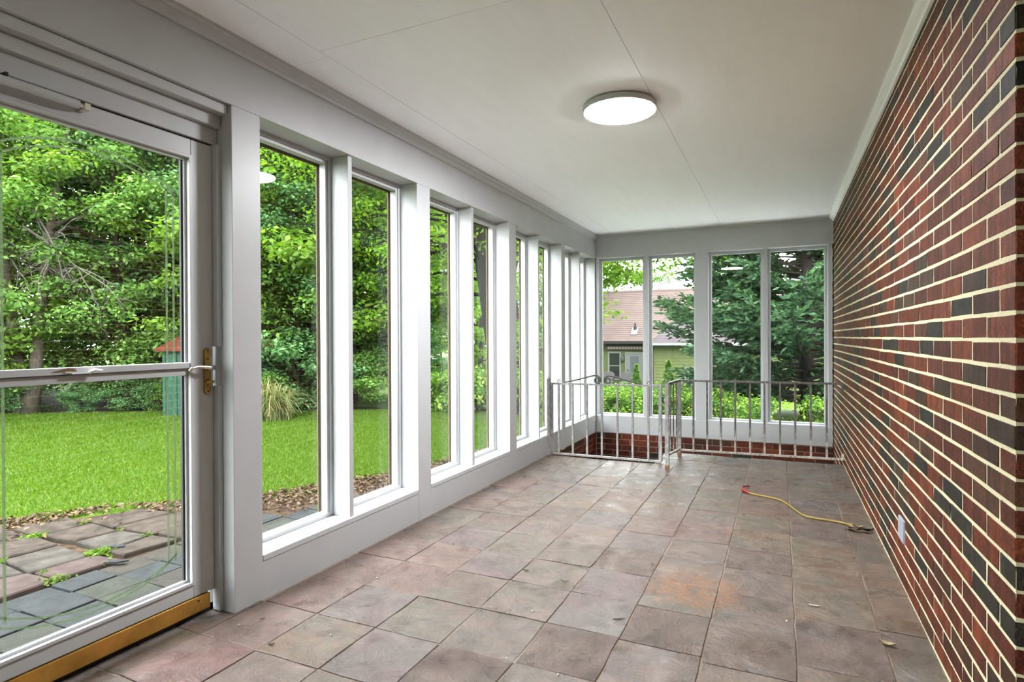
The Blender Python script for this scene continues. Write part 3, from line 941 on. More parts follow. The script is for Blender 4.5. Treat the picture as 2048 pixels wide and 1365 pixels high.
b = MB(); bar(b, (-2.07, gy(-2.07), .708), (-1.012, gy(-1.012), .714), .024, .017); b.build('top_rail', IRONG, gt, 0.001)
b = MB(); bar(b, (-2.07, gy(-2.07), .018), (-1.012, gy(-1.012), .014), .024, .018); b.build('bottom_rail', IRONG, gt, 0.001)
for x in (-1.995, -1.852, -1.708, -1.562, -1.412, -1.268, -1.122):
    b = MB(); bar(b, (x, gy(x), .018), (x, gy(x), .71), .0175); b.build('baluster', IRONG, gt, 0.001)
def scroll(cx, s):
    """sloping bar that rolls into a spiral beside the centre and into a small curl at its outer end"""
    pts = []
    n = 34
    zc = .752
    for k in range(n):                                    # spiral, inside out
        a = -math.pi * .5 + 3.6 * math.pi * k / (n - 1)
        r = .012 + .030 * k / (n - 1)
        pts.append((cx - s * r * math.cos(a) * 1.0, zc + r * math.sin(a)))
    # leave the spiral over the top and run down to the rail
    pts = pts[:-6]
    pts += [(cx + s * .006, zc + .046), (cx + s * .06, .790), (cx + s * .20, .752), (cx + s * .33, .724)]
    out = smooth_pts([Vector(q) for q in pts[-5:]], 16)
    pts = [Vector(q) for q in pts[:-5]] + out
    b = MB(); b.tube([(q[0], gy(q[0]) - .004, q[1]) for q in pts], .0082, 6); b.build('scroll', IROND, gt, smooth=True)
    c2 = cx + s * .385
    pts = [(c2 + s * .018 * math.cos(a) * (1 - k / 26), .736 + .020 * math.sin(a) * (1 - k / 26)) for k, a in enumerate(np.linspace(-math.pi / 2, 1.25 * math.pi, 14))]
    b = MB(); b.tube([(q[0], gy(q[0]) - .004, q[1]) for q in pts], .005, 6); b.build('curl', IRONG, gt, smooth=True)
scroll(-1.605, -1); scroll(-1.505, 1)
b = MB(); b.box(-1.006, -.985, gy(-1) - .012, gy(-1) + .012, .560, .615); bar(b, (-.995, gy(-1), .575), (-.925, gy(-1) - .08, .535), .012, .008)
b.build('latch', BLACK, gt, 0.001)
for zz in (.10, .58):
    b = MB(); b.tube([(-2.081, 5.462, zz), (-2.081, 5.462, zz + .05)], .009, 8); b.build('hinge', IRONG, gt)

# ------------------------------------------------------------------ small things on the wall and the floor
b = MB(); b.box(XR - .010, XR + .004, 3.172, 3.292, .215, .318)
o = b.build('outlet_cover', PLASTIC, None, 0.003, origin=(XR - .005, 3.232, .215)); tag(o, 'pale weathered outlet cover low on the brick wall', 'outlet cover')
cd = empty('cord', (0, 4.5, 0)); tag(cd, 'yellow cord with red ends lying across the slate floor', 'cord')
pts = smooth_pts([Vector(q) for q in [(-.235, 4.70, .010), (-.173, 4.648, .009), (-.085, 4.61, .009), (-.007, 4.563, .009), (.045, 4.455, .009), (.085, 4.341, .010), (.135, 4.225, .010), (.20, 4.19, .009), (.306, 4.168, .010), (.37, 4.140, .010), (.40, 4.12, .012)]], 60)
b = MB(); b.tube(pts, .0065, 8); b.build('line', YELLOW, cd, smooth=True)
b = MB(); b.tube([(-.215, 4.684, .011), (-.262, 4.735, .012)], [.010, .014], 10); b.tube([(-.262, 4.735, .014), (-.268, 4.80, .020), (-.240, 4.86, .014), (-.225, 4.885, .010)], .006, 8); b.build('red_hook', RED, cd, smooth=True)

def leaf_bit(name, x, y, ang, L, W, curl, mat, label, group=None, cat='leaf'):
    """one dry curled leaf with a midrib"""
    vs, fs = [], []
    n = 7
    for i in range(n):
        q = i / (n - 1)
        w = W * math.sin(math.pi * min(.97, q * .9 + .08)) * .5
        for s_ in (-1, 0, 1):
            lx, ly = (q - .5) * L, s_ * w
            z = .004 + curl * (4 * (q - .5) ** 2) * .6 + abs(s_) * curl * .5 + random.uniform(0, .001)
            vs.append((x + lx * math.cos(ang) - ly * math.sin(ang), y + lx * math.sin(ang) + ly * math.cos(ang), z))
    m_ = len(vs)
    vs += [(a, c, z - .0012) for a, c, z in vs]
    for i in range(n - 1):
        for k in (0, 1):
            a = i * 3 + k
            fs += [(a, a + 3, a + 4, a + 1), (m_ + a, m_ + a + 1, m_ + a + 4, m_ + a + 3)]
    mb = MB(); mb.add(vs, fs)
    o = mb.build(name, mat, None, smooth=True, origin=(x, y, 0))
    tag(o, label, cat, group)
    return o
DRY = [simple('dry_leaf_brown', (.10, .06, .035), .8), simple('dry_leaf_dark', (.035, .025, .018), .8), simple('dry_leaf_tan', (.30, .24, .12), .8), simple('dry_leaf_pale', (.55, .52, .46), .8)]
lg = 'dead leaves in a heap at the end of the cord'
HL = ['broad tan leaf at the end of the yellow cord', 'brown curled leaf atop the leaf heap by the cord', 'brown leaf on the near edge of the cord heap', 'dark rolled leaf nearest the brick wall in the heap', 'long thin brown leaf stalk before the leaf heap', 'tan leaf scrap touching the yellow cord tip', 'thin brown leaf on the front right of the heap']
for hk, (x, y, a, L, W, c, mi) in enumerate(((.41, 4.10, .3, .10, .035, .012, 2), (.44, 4.075, -.5, .09, .03, .016, 0), (.395, 4.05, .8, .08, .03, .010, 0), (.465, 4.055, .1, .07, .03, .020, 1), (.42, 4.02, -.15, .15, .02, .006, 0), (.38, 4.095, 1.4, .06, .025, .012, 2), (.45, 4.03, 2.2, .07, .02, .01, 0))):
    leaf_bit('dry_leaf', x, y, a, L, W, c, DRY[mi], HL[hk], lg)
leaf_bit('dry_leaf', -.608, 2.377, .55, .052, .010, .003, DRY[1], 'slim dark leaf alone on the mauve slate tile')
leaf_bit('dry_leaf', .363, 2.592, -.3, .052, .026, .010, DRY[2], 'curled tan leaf near the foot of the brick wall')
leaf_bit('dry_leaf', .13, 2.839, .05, .05, .008, .003, DRY[3], 'thin pale leaf stalk on the tan slates')
leaf_bit('dry_leaf', -1.157, 2.689, .2, .030, .010, .004, DRY[0], 'small brown leaf scrap, foremost of the green slate tile')
leaf_bit('dry_leaf', -.937, 2.643, .1, .034, .010, .004, DRY[0], 'small brown leaf scrap between grey slates mid floor')
leaf_bit('dry_leaf', -1.76, 1.643, .9, .022, .010, .004, DRY[1], 'black leaf crumb on the tan slate nearest the door')
leaf_bit('dry_leaf', -1.953, 1.778, .9, .018, .009, .004, DRY[1], 'black leaf crumb on the pink slate beside the post')
cr = 'pale crumbs strewn over the slate floor'
crumb = None
for (x, y, lb) in ((-2.0, 1.70, 'pale paint chip on the pink slate beside the door post'), (-1.60, 1.79, 'pale paint chip on the tan slate near the door post'), (-1.78, 2.31, 'pale paint chip by the left kick board'), (-.96, 2.30, 'pale paint chip on the green slate mid floor'), (-.70, 1.9, 'pale paint chip on the nearest slates, front centre'), (.02, 2.64, 'pale paint chip on the tan slates near the brick wall'), (-1.9, 3.6, 'pale paint chip, farthest along the left kick board')):
    if crumb is None:
        mb = MB(); mb.tube([(x - .004, y, .003), (x, y + .002, .005), (x + .005, y, .003)], [.002, .0038, .0015], 6)
        crumb = mb.build('paint_chip', DRY[3], None, smooth=True, origin=(x, y, 0)); o = crumb
    else:
        o = crumb.copy(); COL.objects.link(o); o.location = (x, y, 0)
    o.rotation_euler.z = random.uniform(0, 6)
    tag(o, lb, 'paint chip', cr)

# ================================================================== OUTSIDE
def ground_z(x, y):
    d = np.maximum(0, y - 10.5)
    s = np.clip(d / 16, 0, 1)
    s = s * s * (3 - 2 * s)
    fall = np.clip((x + 16) / 6, 0, 1)
    return GZ - 1.62 * s * fall

# lawn ground
xs = np.concatenate([np.linspace(-70, -2.33, 69), np.linspace(2.5, 40, 38)]); ys = np.concatenate([np.linspace(-30, -2.02, 29), np.linspace(7.34, 80, 74)])
gx, gyy = np.meshgrid(xs, ys)
gv = np.stack([gx.ravel(), gyy.ravel(), ground_z(gx, gyy).ravel() - .004], 1)
nx = len(xs)
ii, jj = np.meshgrid(np.arange(nx - 1), np.arange(len(ys) - 1))
a0 = (jj * nx + ii).ravel()
gf = np.stack([a0, a0 + 1, a0 + nx + 1, a0 + nx], 1)
# leave the footprint of the porch and its stairwell open
cxg = gv[gf].mean(1)
keep = ~((cxg[:, 0] > -2.3) & (cxg[:, 0] < 2.45) & (cxg[:, 1] > -2.0) & (cxg[:, 1] < 7.3))
gf = gf[keep]
m, t, bs = nt('lawn_ground')
f1 = noise(t, pos(t), 0.55, 4, 0.6)
r = ramp(t, [(0.35, (0.040, 0.080, 0.005)), (0.6, (0.052, 0.095, 0.007))])
t.links.new(f1, r.inputs[0])
f2 = noise(t, pos(t), 14, 4, 0.7)
r2 = ramp(t, [(0.3, (0.6, 0.6, 0.6)), (0.7, (1.2, 1.2, 1.1))])
t.links.new(f2, r2.inputs[0])
t.links.new(mixc(t, 1.0, r.outputs[0], r2.outputs[0], 'MULTIPLY'), bs.inputs['Base Color'])
bs.inputs['Roughness'].default_value = 0.9
bs.inputs['Specular IOR Level'].default_value = 0.1
me = np_mesh('lawn_ground', gv, gf, m, 4)
tag(link('lawn_ground', me), 'ground under the lawn and the woods', None, None, 'structure')

# edge line of the lawn (x of the grass border for a given y)
EY = np.array([-4, 1.0, 2.35, 2.87, 3.28, 3.65, 4.3, 4.9, 6.0, 9.0])
EX = np.array([-5.5, -5.35, -5.25, -4.90, -4.47, -4.05, -3.75, -3.45, -3.2, -3.0])
def edge_x(y):
    return np.interp(y, EY, EX)
# woods edge polyline: x of the woods front for a given y
WY = np.array([-2, 3.0, 5.9, 6.25, 7.45, 7.9, 8.5, 8.75, 9.2])
WX = np.array([-15.5, -14.5, -12.9, -12.1, -10.1, -8.6, -7.7, -7.1, -6.5])
def woods_x(y):
    return np.interp(y, WY, WX)

# bare soil and leaf litter strips (thin ground sheets with thickness of soil)
def sheet(name, left, right, ya, yb, z, mat, label):
    n = 40
    yy = np.linspace(ya, yb, n)
    vs, fs = [], []
    for y in yy:
        w1 = .10 * math.sin(y * 5.1) + .06 * math.sin(y * 13)
        x0, x1 = left(y) + w1, right(y)
        for x in (x0, x1):
            vs += [(x, y, z)]
        for x in (x0, x1):
            vs += [(x, y, z - .03)]
    for i in range(n - 1):
        k = 4 * i
        fs += [(k, k + 1, k + 5, k + 4), (k, k + 4, k + 6, k + 2), (k + 1, k + 3, k + 7, k + 5)]
    mb = MB(); mb.add(vs, fs)
    return tag(mb.build(name, mat), label, None, None, 'structure')
SOIL = simple('leafy_soil', (0.0408, 0.0264, 0.0173), 0.95, spec=0.06, nscale=22, namt=0.55, bumpamt=0.8)
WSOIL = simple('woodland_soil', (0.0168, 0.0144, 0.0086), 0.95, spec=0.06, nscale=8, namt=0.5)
sheet('soil_strip', lambda y: edge_x(y) + .08, lambda y: -2.31, -1.5, 7.0, GZ + .004, SOIL, 'strip of leafy bare soil between lawn and porch')
BOUNCE_GRAVEL = simple('bounce_gravel', (0.70, 0.69, 0.67), 0.95, nscale=70, namt=0.18, bumpamt=0.6)  # pale strip added out of view to bounce daylight onto the ceiling
sheet('bounce_gravel_strip', lambda y: -2.86 + .0 * y, lambda y: -2.30, 1.95, 7.34, GZ + .010, BOUNCE_GRAVEL, 'added unseen pale gravel strip bouncing daylight up to the ceiling')
b = MB(); b.box(-2.9, 3.2, 7.34, 9.15, GZ - .1, GZ + .012)  # slab added out of view as a daylight reflector for the far ceiling
tag(b.build('bounce_walk', simple('bounce_concrete', (0.74, 0.74, 0.75), .9, nscale=12, namt=.08)), 'added unseen pale concrete slab reflecting daylight to the far ceiling', None, None, 'structure')
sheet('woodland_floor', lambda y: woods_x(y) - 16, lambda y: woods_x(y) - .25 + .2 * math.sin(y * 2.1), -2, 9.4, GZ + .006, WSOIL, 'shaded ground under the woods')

# patio of slate and concrete pavers
pt = struct('patio', (-3, 2, GZ), 'worn stone patio outside the storm door')
PR = random.Random(3)
sx = [-2.34, -2.56, -2.79, -3.018, -3.204, -3.42, -3.62]
sy = [-.3 + .0, -.06, .18, .42, .66, .90, 1.14, 1.38, 1.62, 1.86, 2.103, 2.345, 2.59, 2.83, 3.07, 3.31, 3.55, 3.79, 4.03, 4.27, 4.51, 4.75, 4.99, 5.23, 5.47, 5.71]
for i in range(len(sx) - 1):
    for j in range(len(sy) - 1):
        x1, x0, y0, y1 = sx[i], sx[i + 1], sy[j], sy[j + 1]
        lim = np.interp(sy[j], [0, 2.1, 2.8, 3.3, 4.0, 4.6, 5.5], [-3.7, -3.7, -3.62, -3.5, -3.25, -3.15, -3.05])
        if (x0 + x1) / 2 < lim or PR.random() < .02 or (y0 > 2.2 and x1 > -2.8):
            continue
        g = .004
        wz = PR.uniform(-.003, .006)
        k = PR.choices(range(3), [.5, .3, .2])[0]
        jx = [PR.uniform(-.006, .006) for _ in range(8)]
        q = [(x0 + g + jx[0], y0 + g + jx[1]), (x1 - g + jx[2], y0 + g + jx[3]), (x1 - g + jx[4], y1 - g + jx[5]), (x0 + g + jx[6], y1 - g + jx[7])]
        cx_, cy_ = (x0 + x1) / 2, (y0 + y1) / 2
        mb = MB()
        top = [(cx_ + (a - cx_) * .975, cy_ + (c - cy_) * .975) for a, c in q]
        vs = [(a, c, GZ - .02) for a, c in q] + [(a, c, GZ + .020 + wz) for a, c in q] + [(a, c, GZ + .023 + wz) for a, c in top]
        fs = [(n_, (n_ + 1) % 4, 4 + (n_ + 1) % 4, 4 + n_) for n_ in range(4)] + [(4 + n_, 4 + (n_ + 1) % 4, 8 + (n_ + 1) % 4, 8 + n_) for n_ in range(4)] + [(8, 9, 10, 11)]
        mb.add(vs, fs)
        mb.build('slate_tile', PSL[k], pt, origin=(cx_, cy_, GZ))
pav = [([(-4.28, 1.94), (-3.905, 1.915), (-3.885, 2.20), (-4.25, 2.235)], 1), ([(-4.70, 1.93), (-4.31, 1.94), (-4.29, 2.24), (-4.66, 2.27)], 0),
       ([(-4.92, 2.30), (-4.60, 2.285), (-4.56, 2.60), (-4.86, 2.61)], 0), ([(-4.565, 2.295), (-4.24, 2.325), (-4.20, 2.57), (-4.53, 2.60)], 0),
       ([(-4.215, 2.325), (-3.89, 2.315), (-3.90, 2.60), (-4.18, 2.58)], 1), ([(-3.865, 2.31), (-3.70, 2.30), (-3.66, 2.63), (-3.88, 2.62)], 0),
       ([(-3.88, 1.915), (-3.665, 1.925), (-3.645, 2.25), (-3.865, 2.225)], 2), ([(-4.02, 1.57), (-3.66, 1.58), (-3.66, 1.895), (-3.91, 1.895)], 2),
       ([(-4.40, 1.57), (-4.04, 1.57), (-3.94, 1.895), (-4.31, 1.92)], 1), ([(-4.02, 1.22), (-3.66, 1.23), (-3.66, 1.56), (-4.02, 1.55)], 1),
       ([(-4.64, 2.63), (-4.32, 2.62), (-4.25, 3.02), (-4.60, 3.0)], 0), ([(-4.30, 2.62), (-3.92, 2.64), (-3.88, 3.10), (-4.23, 3.03)], 0), ([(-3.90, 2.66), (-3.66, 2.66), (-3.62, 3.02), (-3.86, 3.05)], 0),
       ([(-5.1, 1.9), (-4.73, 1.92), (-4.69, 2.26), (-5.05, 2.28)], 0), ([(-4.42, 1.22), (-4.04, 1.22), (-4.05, 1.55), (-4.42, 1.55)], 0)]
for q, k in pav:
    cx_ = sum(a for a, _ in q) / 4; cy_ = sum(c for _, c in q) / 4
    wz = PR.uniform(0, .008)
    mb = MB()
    o8 = []
    for n_ in range(4):
        a, c = q[n_], q[(n_ + 1) % 4]
        for w_ in (0, .5):
            o8.append((a[0] + (c[0] - a[0]) * w_ + PR.uniform(-.008, .008), a[1] + (c[1] - a[1]) * w_ + PR.uniform(-.008, .008)))
    top = [(cx_ + (a - cx_) * .96, cy_ + (c - cy_) * .96) for a, c in o8]
    vs = [(a, c, GZ - .02) for a, c in o8] + [(a, c, GZ + .024 + wz) for a, c in o8] + [(a, c, GZ + .032 + wz) for a, c in top]
    fs = [(n_, (n_ + 1) % 8, 8 + (n_ + 1) % 8, 8 + n_) for n_ in range(8)] + [(8 + n_, 8 + (n_ + 1) % 8, 16 + (n_ + 1) % 8, 16 + n_) for n_ in range(8)] + [tuple(range(16, 24))]
    mb.add(vs, fs)
    mb.build('paver', PAV[k], pt, origin=(cx_, cy_, GZ))
# loose slate shards on the pavers
for (x, y, L, W, a, lb) in ((-3.86, 2.36, .10, .045, .5, 'loose blue slate shard lying on a brown paver'), (-3.60, 2.20, .13, .04, .7, 'dark broken slate shard at the edge of the slate tiles')):
    mb = MB()
    pl = [(-.5, -.2), (.1, -.5), (.5, -.1), (.35, .4), (-.3, .5)]
    pl = [(x + (p * L) * math.cos(a) - (q * W) * math.sin(a), y + (p * L) * math.sin(a) + (q * W) * math.cos(a)) for p, q in pl]
    mb.prism(pl, 'z', GZ + .036, GZ + .046)
    tag(mb.build('slate_shard', PSL[0], None, origin=(x, y, GZ)), lb, 'stone')

# ---------- leaves as meshes
def leaves(cen, nor, size, rg, aspect=.55, fold=.25):
    """4-vertex folded leaves at cen, with normal directions nor"""
    n = len(cen)
    nor = nor / (np.linalg.norm(nor, axis=1, keepdims=True) + 1e-9)
    rnd = rg.normal(size=(n, 3))
    ax = rnd - (rnd * nor).sum(1, keepdims=True) * nor
    ax /= np.linalg.norm(ax, axis=1, keepdims=True) + 1e-9
    sd = np.cross(nor, ax)
    L = (size * rg.uniform(.7, 1.3, n))[:, None]
    W = L * aspect * .5
    v = np.empty((n, 4, 3))
    v[:, 0] = cen - ax * L * .5
    v[:, 1] = cen + sd * W + nor * W * fold
    v[:, 2] = cen + ax * L * .5
    v[:, 3] = cen - sd * W + nor * W * fold
    return v.reshape(-1, 3), np.arange(4 * n).reshape(-1, 4)

def tree_meshes(seed, height, crown, cbase, trunk_r, nbr, nleaf, lsize, mat, flat=.5, lean=(0, 0), stems=1, clump=.55, bark=BARK):
    rg = np.random.default_rng(seed)
    mb = MB()
    cen = []
    for s_ in range(stems):
        off = np.array([0, 0, 0.]) if stems == 1 else np.array([.10 * math.cos(s_ * 2.4), .10 * math.sin(s_ * 2.4), 0])
        ln = np.array([lean[0], lean[1], 0]) + (0 if stems == 1 else np.array([.9 * math.cos(s_ * 2.4), .9 * math.sin(s_ * 2.4), 0]))
        top = height * .88
        tp = [np.array([ln[0] * q + .06 * math.sin(5 * q + seed), ln[1] * q + .06 * math.cos(4 * q + seed), top * q]) + off for q in np.linspace(0, 1, 9)]
        mb.tube([tuple(q) for q in tp], [trunk_r * (1.25 if i == 0 else 1) * (1 - .8 * i / 8) / (1 if stems == 1 else 1.3) for i in range(9)], 9)
        for k in range(nbr // stems):
            tq = rg.uniform(cbase / height, .97)
            p0 = np.array([np.interp(tq, np.linspace(0, 1, 9), [q[d] for q in tp]) for d in range(3)])
            an = rg.uniform(0, 2 * math.pi)
            rel = (tq - cbase / height) / (1 - cbase / height)
            R = crown * (.45 + .75 * math.sin(math.pi * min(1, .15 + rel * .85))) * rg.uniform(.55, 1.05)
            up = rg.uniform(-.12, .35) * R + .25 * rel * R
            p1 = p0 + np.array([math.cos(an) * R, math.sin(an) * R, up])
            mid = (p0 + p1) / 2 + np.array([0, 0, .10 * R]) + rg.normal(size=3) * .05 * R
            r0 = trunk_r * .28 * (1 - .6 * tq)
            mb.tube([tuple(p0), tuple(mid), tuple(p1)], [r0, r0 * .6, r0 * .2], 5, False)
            for q in (.45, .65, .85, 1.0):
                c = p0 * (1 - q) ** 2 + 2 * mid * q * (1 - q) + p1 * q * q
                c = c + rg.normal(size=3) * np.array([.2, .2, .12]) * R * .45
                cen.append((c, clump * (.7 + .5 * rg.random()) * (crown / 2.2)))
                if rg.random() < .6:
                    mb.tube([tuple(p0 * (1 - q) ** 2 + 2 * mid * q * (1 - q) + p1 * q * q), tuple(c)], [r0 * .35, r0 * .12], 4, False)
    C = np.array([c for c, _ in cen]); Rr = np.array([r_ for _, r_ in cen])
    idx = rg.integers(0, len(C), nleaf)
    d = rg.normal(size=(nleaf, 3)); d /= np.linalg.norm(d, axis=1, keepdims=True)
    rad = rg.random(nleaf) ** .45
    P = C[idx] + d * (rad * Rr[idx])[:, None] * np.array([1, 1, flat])
    nr = d * .45 + np.array([0, 0, .8]) + rg.normal(size=(nleaf, 3)) * .45
    v, f = leaves(P, nr, lsize, rg)
    return mb, np_mesh('foliage', v, f, mat, 4)

PROTO = {}
def make_proto(key, name, **kw):
    bark = kw.get('bark', BARK)
    mb, fol = tree_meshes(mat=kw.pop('mat'), **kw)
    r_ = empty(name, (0, 0, 0))
    tr = mb.build('trunk', bark, r_, smooth=True)
    fo = link('foliage', fol, r_)
    fo['kind'] = 'stuff'
    PROTO[key] = (r_, [tr, fo], [False])
ORD = ['leftmost', 'second from the left', 'third from the left', 'fourth from the left', 'fifth from the left', 'sixth from the left', 'seventh from the left', 'eighth from the left', 'ninth from the left', 'tenth from the left',
       'eleventh from the left', 'twelfth from the left', 'thirteenth from the left', 'fourteenth from the left', 'fifteenth from the left', 'sixteenth from the left', 'seventeenth from the left', 'eighteenth from the left', 'nineteenth from the left', 'twentieth from the left', 'twenty-first from the left', 'twenty-second from the left', 'twenty-third from the left']
def rank_labels(objs, text):
    """one label per plant: its look, then its order in the row as seen from the porch"""
    objs = sorted(objs, key=lambda o: -math.atan2(-o.location.x, o.location.y))
    for k, o in enumerate(objs):
        o['label'] = o['label'] + ', ' + ORD[k] + text
def place(key, x, y, z, s, rz, label, group=None, cat='tree', name=None, sz=1.0):
    root, kids, used = PROTO[key]
    if not used[0]:
        used[0] = True
        o = root
    else:
        o = root.copy(); COL.objects.link(o)
        for k in kids:
            c = k.copy(); COL.objects.link(c); c.parent = o
    o.location = (x, y, z); o.scale = (s, s, s * sz); o.rotation_euler = (0, 0, rz)
    for k in ('label', 'group'):
        if k in o:
            del o[k]
    tag(o, label, cat, group)
    return o

make_proto('a', 'broadleaf_tree', seed=11, height=7.5, crown=2.2, cbase=.5, trunk_r=.12, nbr=46, nleaf=27000, lsize=.10, mat=LEAF_A)
make_proto('b', 'broadleaf_tree', seed=12, height=7.0, crown=2.3, cbase=.8, trunk_r=.11, nbr=42, nleaf=22000, lsize=.115, mat=LEAF_B, flat=.35)
make_proto('c', 'broadleaf_tree', seed=13, height=8.5, crown=2.3, cbase=.6, trunk_r=.14, nbr=48, nleaf=27000, lsize=.10, mat=LEAF_C)
make_proto('fork', 'forked_tree', seed=14, height=7.2, crown=2.0, cbase=2.0, trunk_r=.17, nbr=40, nleaf=18000, lsize=.10, mat=LEAF_A, stems=2, bark=BARKG)
make_proto('shrub', 'woodland_shrub', seed=15, height=1.5, crown=.85, cbase=.1, trunk_r=.025, nbr=26, nleaf=5200, lsize=.085, mat=LEAF_A, clump=.75)
make_proto('shrubd', 'woodland_shrub', seed=16, height=1.3, crown=.95, cbase=.05, trunk_r=.025, nbr=26, nleaf=5200, lsize=.08, mat=LEAF_C, clump=.75)
make_proto('hedge', 'hedge_shrub', seed=17, height=.62, crown=.55, cbase=.03, trunk_r=.015, nbr=26, nleaf=2600, lsize=.075, mat=LEAF_H, clump=.85, flat=.7)

FR = random.Random(9)
# front rank of the woods, named by what stands near them
gA = 'mid green trees at the front of the woods'
fronts = [('c', -15.8, 2.6, 1.0), ('a', -14.6, 4.4, 1.0), ('b', -13.6, 5.6, .95), ('a', -11.9, 7.3, .85), ('c', -11.6, 8.6, 1.0), ('b', -10.0, 8.9, .8), ('a', -9.4, 9.4, .95),
          ('c', -8.3, 9.9, .8), ('a', -7.4, 10.4, .62), ('b', -7.6, 11.8, .7)]
LAB = {'a': 'leafy mid green tree along the front of the woods', 'b': 'bright yellow green tree along the front of the woods', 'c': 'deep green tree along the front of the woods'}
LAB = {'a': 'leafy mid green tree', 'b': 'bright yellow green tree', 'c': 'deep green tree'}
rank_labels([place(k, x, y, GZ, s, FR.uniform(0, 6), LAB[k], 'trees along the front of the woods') for k, x, y, s in fronts], ' along the woods front')
deep = []
for k in range(22):
    y = FR.uniform(1, 17)
    x = float(woods_x(y)) - FR.uniform(3.0, 8.5) if y < 9 else -8.5 - FR.uniform(0, 9) - (y - 9) * .7
    kk = FR.choice('acab')
    deep.append(place(kk, x, y, GZ, FR.uniform(.95, 1.25), FR.uniform(0, 6), {'a': 'mid green tree', 'b': 'bright green tree', 'c': 'dark green tree'}[kk], 'trees deep in the woods'))
rank_labels(deep, ' deep in the woods')
far = []
for (kk, x, y, s, sz) in (('c', -22, 16, 1.6, 1), ('a', -26, 10, 1.7, 1), ('c', -20, 20, 1.6, 1), ('a', -30, 22, 2.2, 1), ('c', -24, 26, 2, 1), ('a', -19, 27, 1.7, 1), ('b', -15.5, 25, 1.5, 1), ('c', -13, 29, 1.6, 1),
                          ('a', -14, 36, 2.0, 1), ('c', -19, 36, 2.1, 1), ('b', -11.0, 21, 1.1, 1), ('a', -12.2, 42, 2.0, 1), ('c', -30, 4, 2, 1), ('a', -27, -2, 1.8, 1)):
    far.append(place(kk, x, y, float(ground_z(np.array(x), np.array(y))), s, FR.uniform(0, 6), {'a': 'distant mid green tree', 'b': 'distant bright green tree', 'c': 'distant dark green tree'}[kk], 'distant trees beyond the hedge and woods'))
rank_labels(far, ' far beyond the hedge')
behind = []
for (kk, x, y, s) in (('c', -9, 46, 1.1), ('a', -2, 47, 1.2), ('c', 4, 46, 1.3)):
    behind.append(place(kk, x, y, -1.8, s, FR.uniform(0, 6), 'dark green tree', 'trees behind the house'))
rank_labels(behind, ' behind the neighbouring house')
right = []
for (kk, x, y, s) in (('c', 4.6, 13.2, 1.0), ('a', 7.2, 15.5, 1.1), ('c', 9.0, 11.5, 1.1), ('c', 6.2, 18.5, 1.2)):
    right.append(place(kk, x, y, float(ground_z(np.array(x), np.array(y))), s, FR.uniform(0, 6), 'green tree', 'trees right of the cedar'))
rank_labels(right, ' right of the cedar')
side = []
for (kk, x, y, s) in (('a', -15.5, .4, 1.0), ('c', -16.5, -2.0, 1.1), ('b', -15.2, -4.4, 1.0), ('c', -17.5, -6.5, 1.1), ('a', -19.5, -1.0, 1.2), ('c', -20, -4.5, 1.2)):
    side.append(place(kk, x, y, GZ, s, FR.uniform(0, 6), {'a': 'mid green tree', 'b': 'bright green tree', 'c': 'dark green tree'}[kk], 'trees left of the storm door'))
rank_labels(side, ' of the trees left of the storm door view')
place('fork', -12.75, 6.1, GZ, .95, .6, 'forked pale trunked tree at the left edge of the lawn')
# undergrowth along the edge
under = []
for k in range(17):
    y = 1.6 + k * .46 + FR.uniform(-.1, .1)
    x = float(woods_x(y)) - FR.uniform(.35, .8)
    kk = FR.choice(['shrub', 'shrubd', 'shrubd'])
    if (x + 9.4) ** 2 + (y - 7.66) ** 2 < 1.3:
        x, y = x + .75 * .77, y - .75 * .64
    if abs(x + 12.7) < .8:
        kk = 'shrubd'
    s = FR.uniform(.65, 1.15) * ((1.0 if y > 8.0 else .5) if y > 6.4 else .6)
    under.append(place(kk, x, y, GZ, s, FR.uniform(0, 6), 'leafy mid green shrub' if kk == 'shrub' else 'dark green shrub', 'shrubs at the edge of the woods', 'shrub'))
rank_labels(under, ' at the lawn edge of the woods')
# yard trees between the woods and the hedge
place('b', -8.1, 11.6, GZ, .42, 2.0, 'small feathery yellow green tree left of the hedge', None, 'tree')
place('c', -6.6, 10.2, GZ, .22, 1.0, 'young dark green bush at the left end of the hedge', None, 'shrub')
# hedge
hx = [(-6.2, 9.75), (-5.75, 9.7), (-5.3, 9.6), (-4.9, 9.8), (-4.25, 9.75), (-3.8, 9.6), (-3.35, 9.7), (-2.9, 9.6), (-2.45, 9.7), (-2.0, 9.6), (-1.5, 9.75), (-1.05, 9.65), (-.35, 9.3), (.55, 9.25), (-5.5, 10.4), (-4.6, 10.5), (-3.6, 10.4), (-2.7, 10.4), (-1.8, 10.4)]
hf, hb = [], []
for x, y in hx:
    (hb if y > 10 else hf).append(place('hedge', x, y, GZ, FR.uniform(.66, .80) * (1.45 if x < -3.9 else 1.0), FR.uniform(0, 6), 'yellow green shrub', 'hedge shrubs', 'shrub'))
rank_labels(hf, ' in the front hedge row')
rank_labels(hb, ' in the rear hedge row')

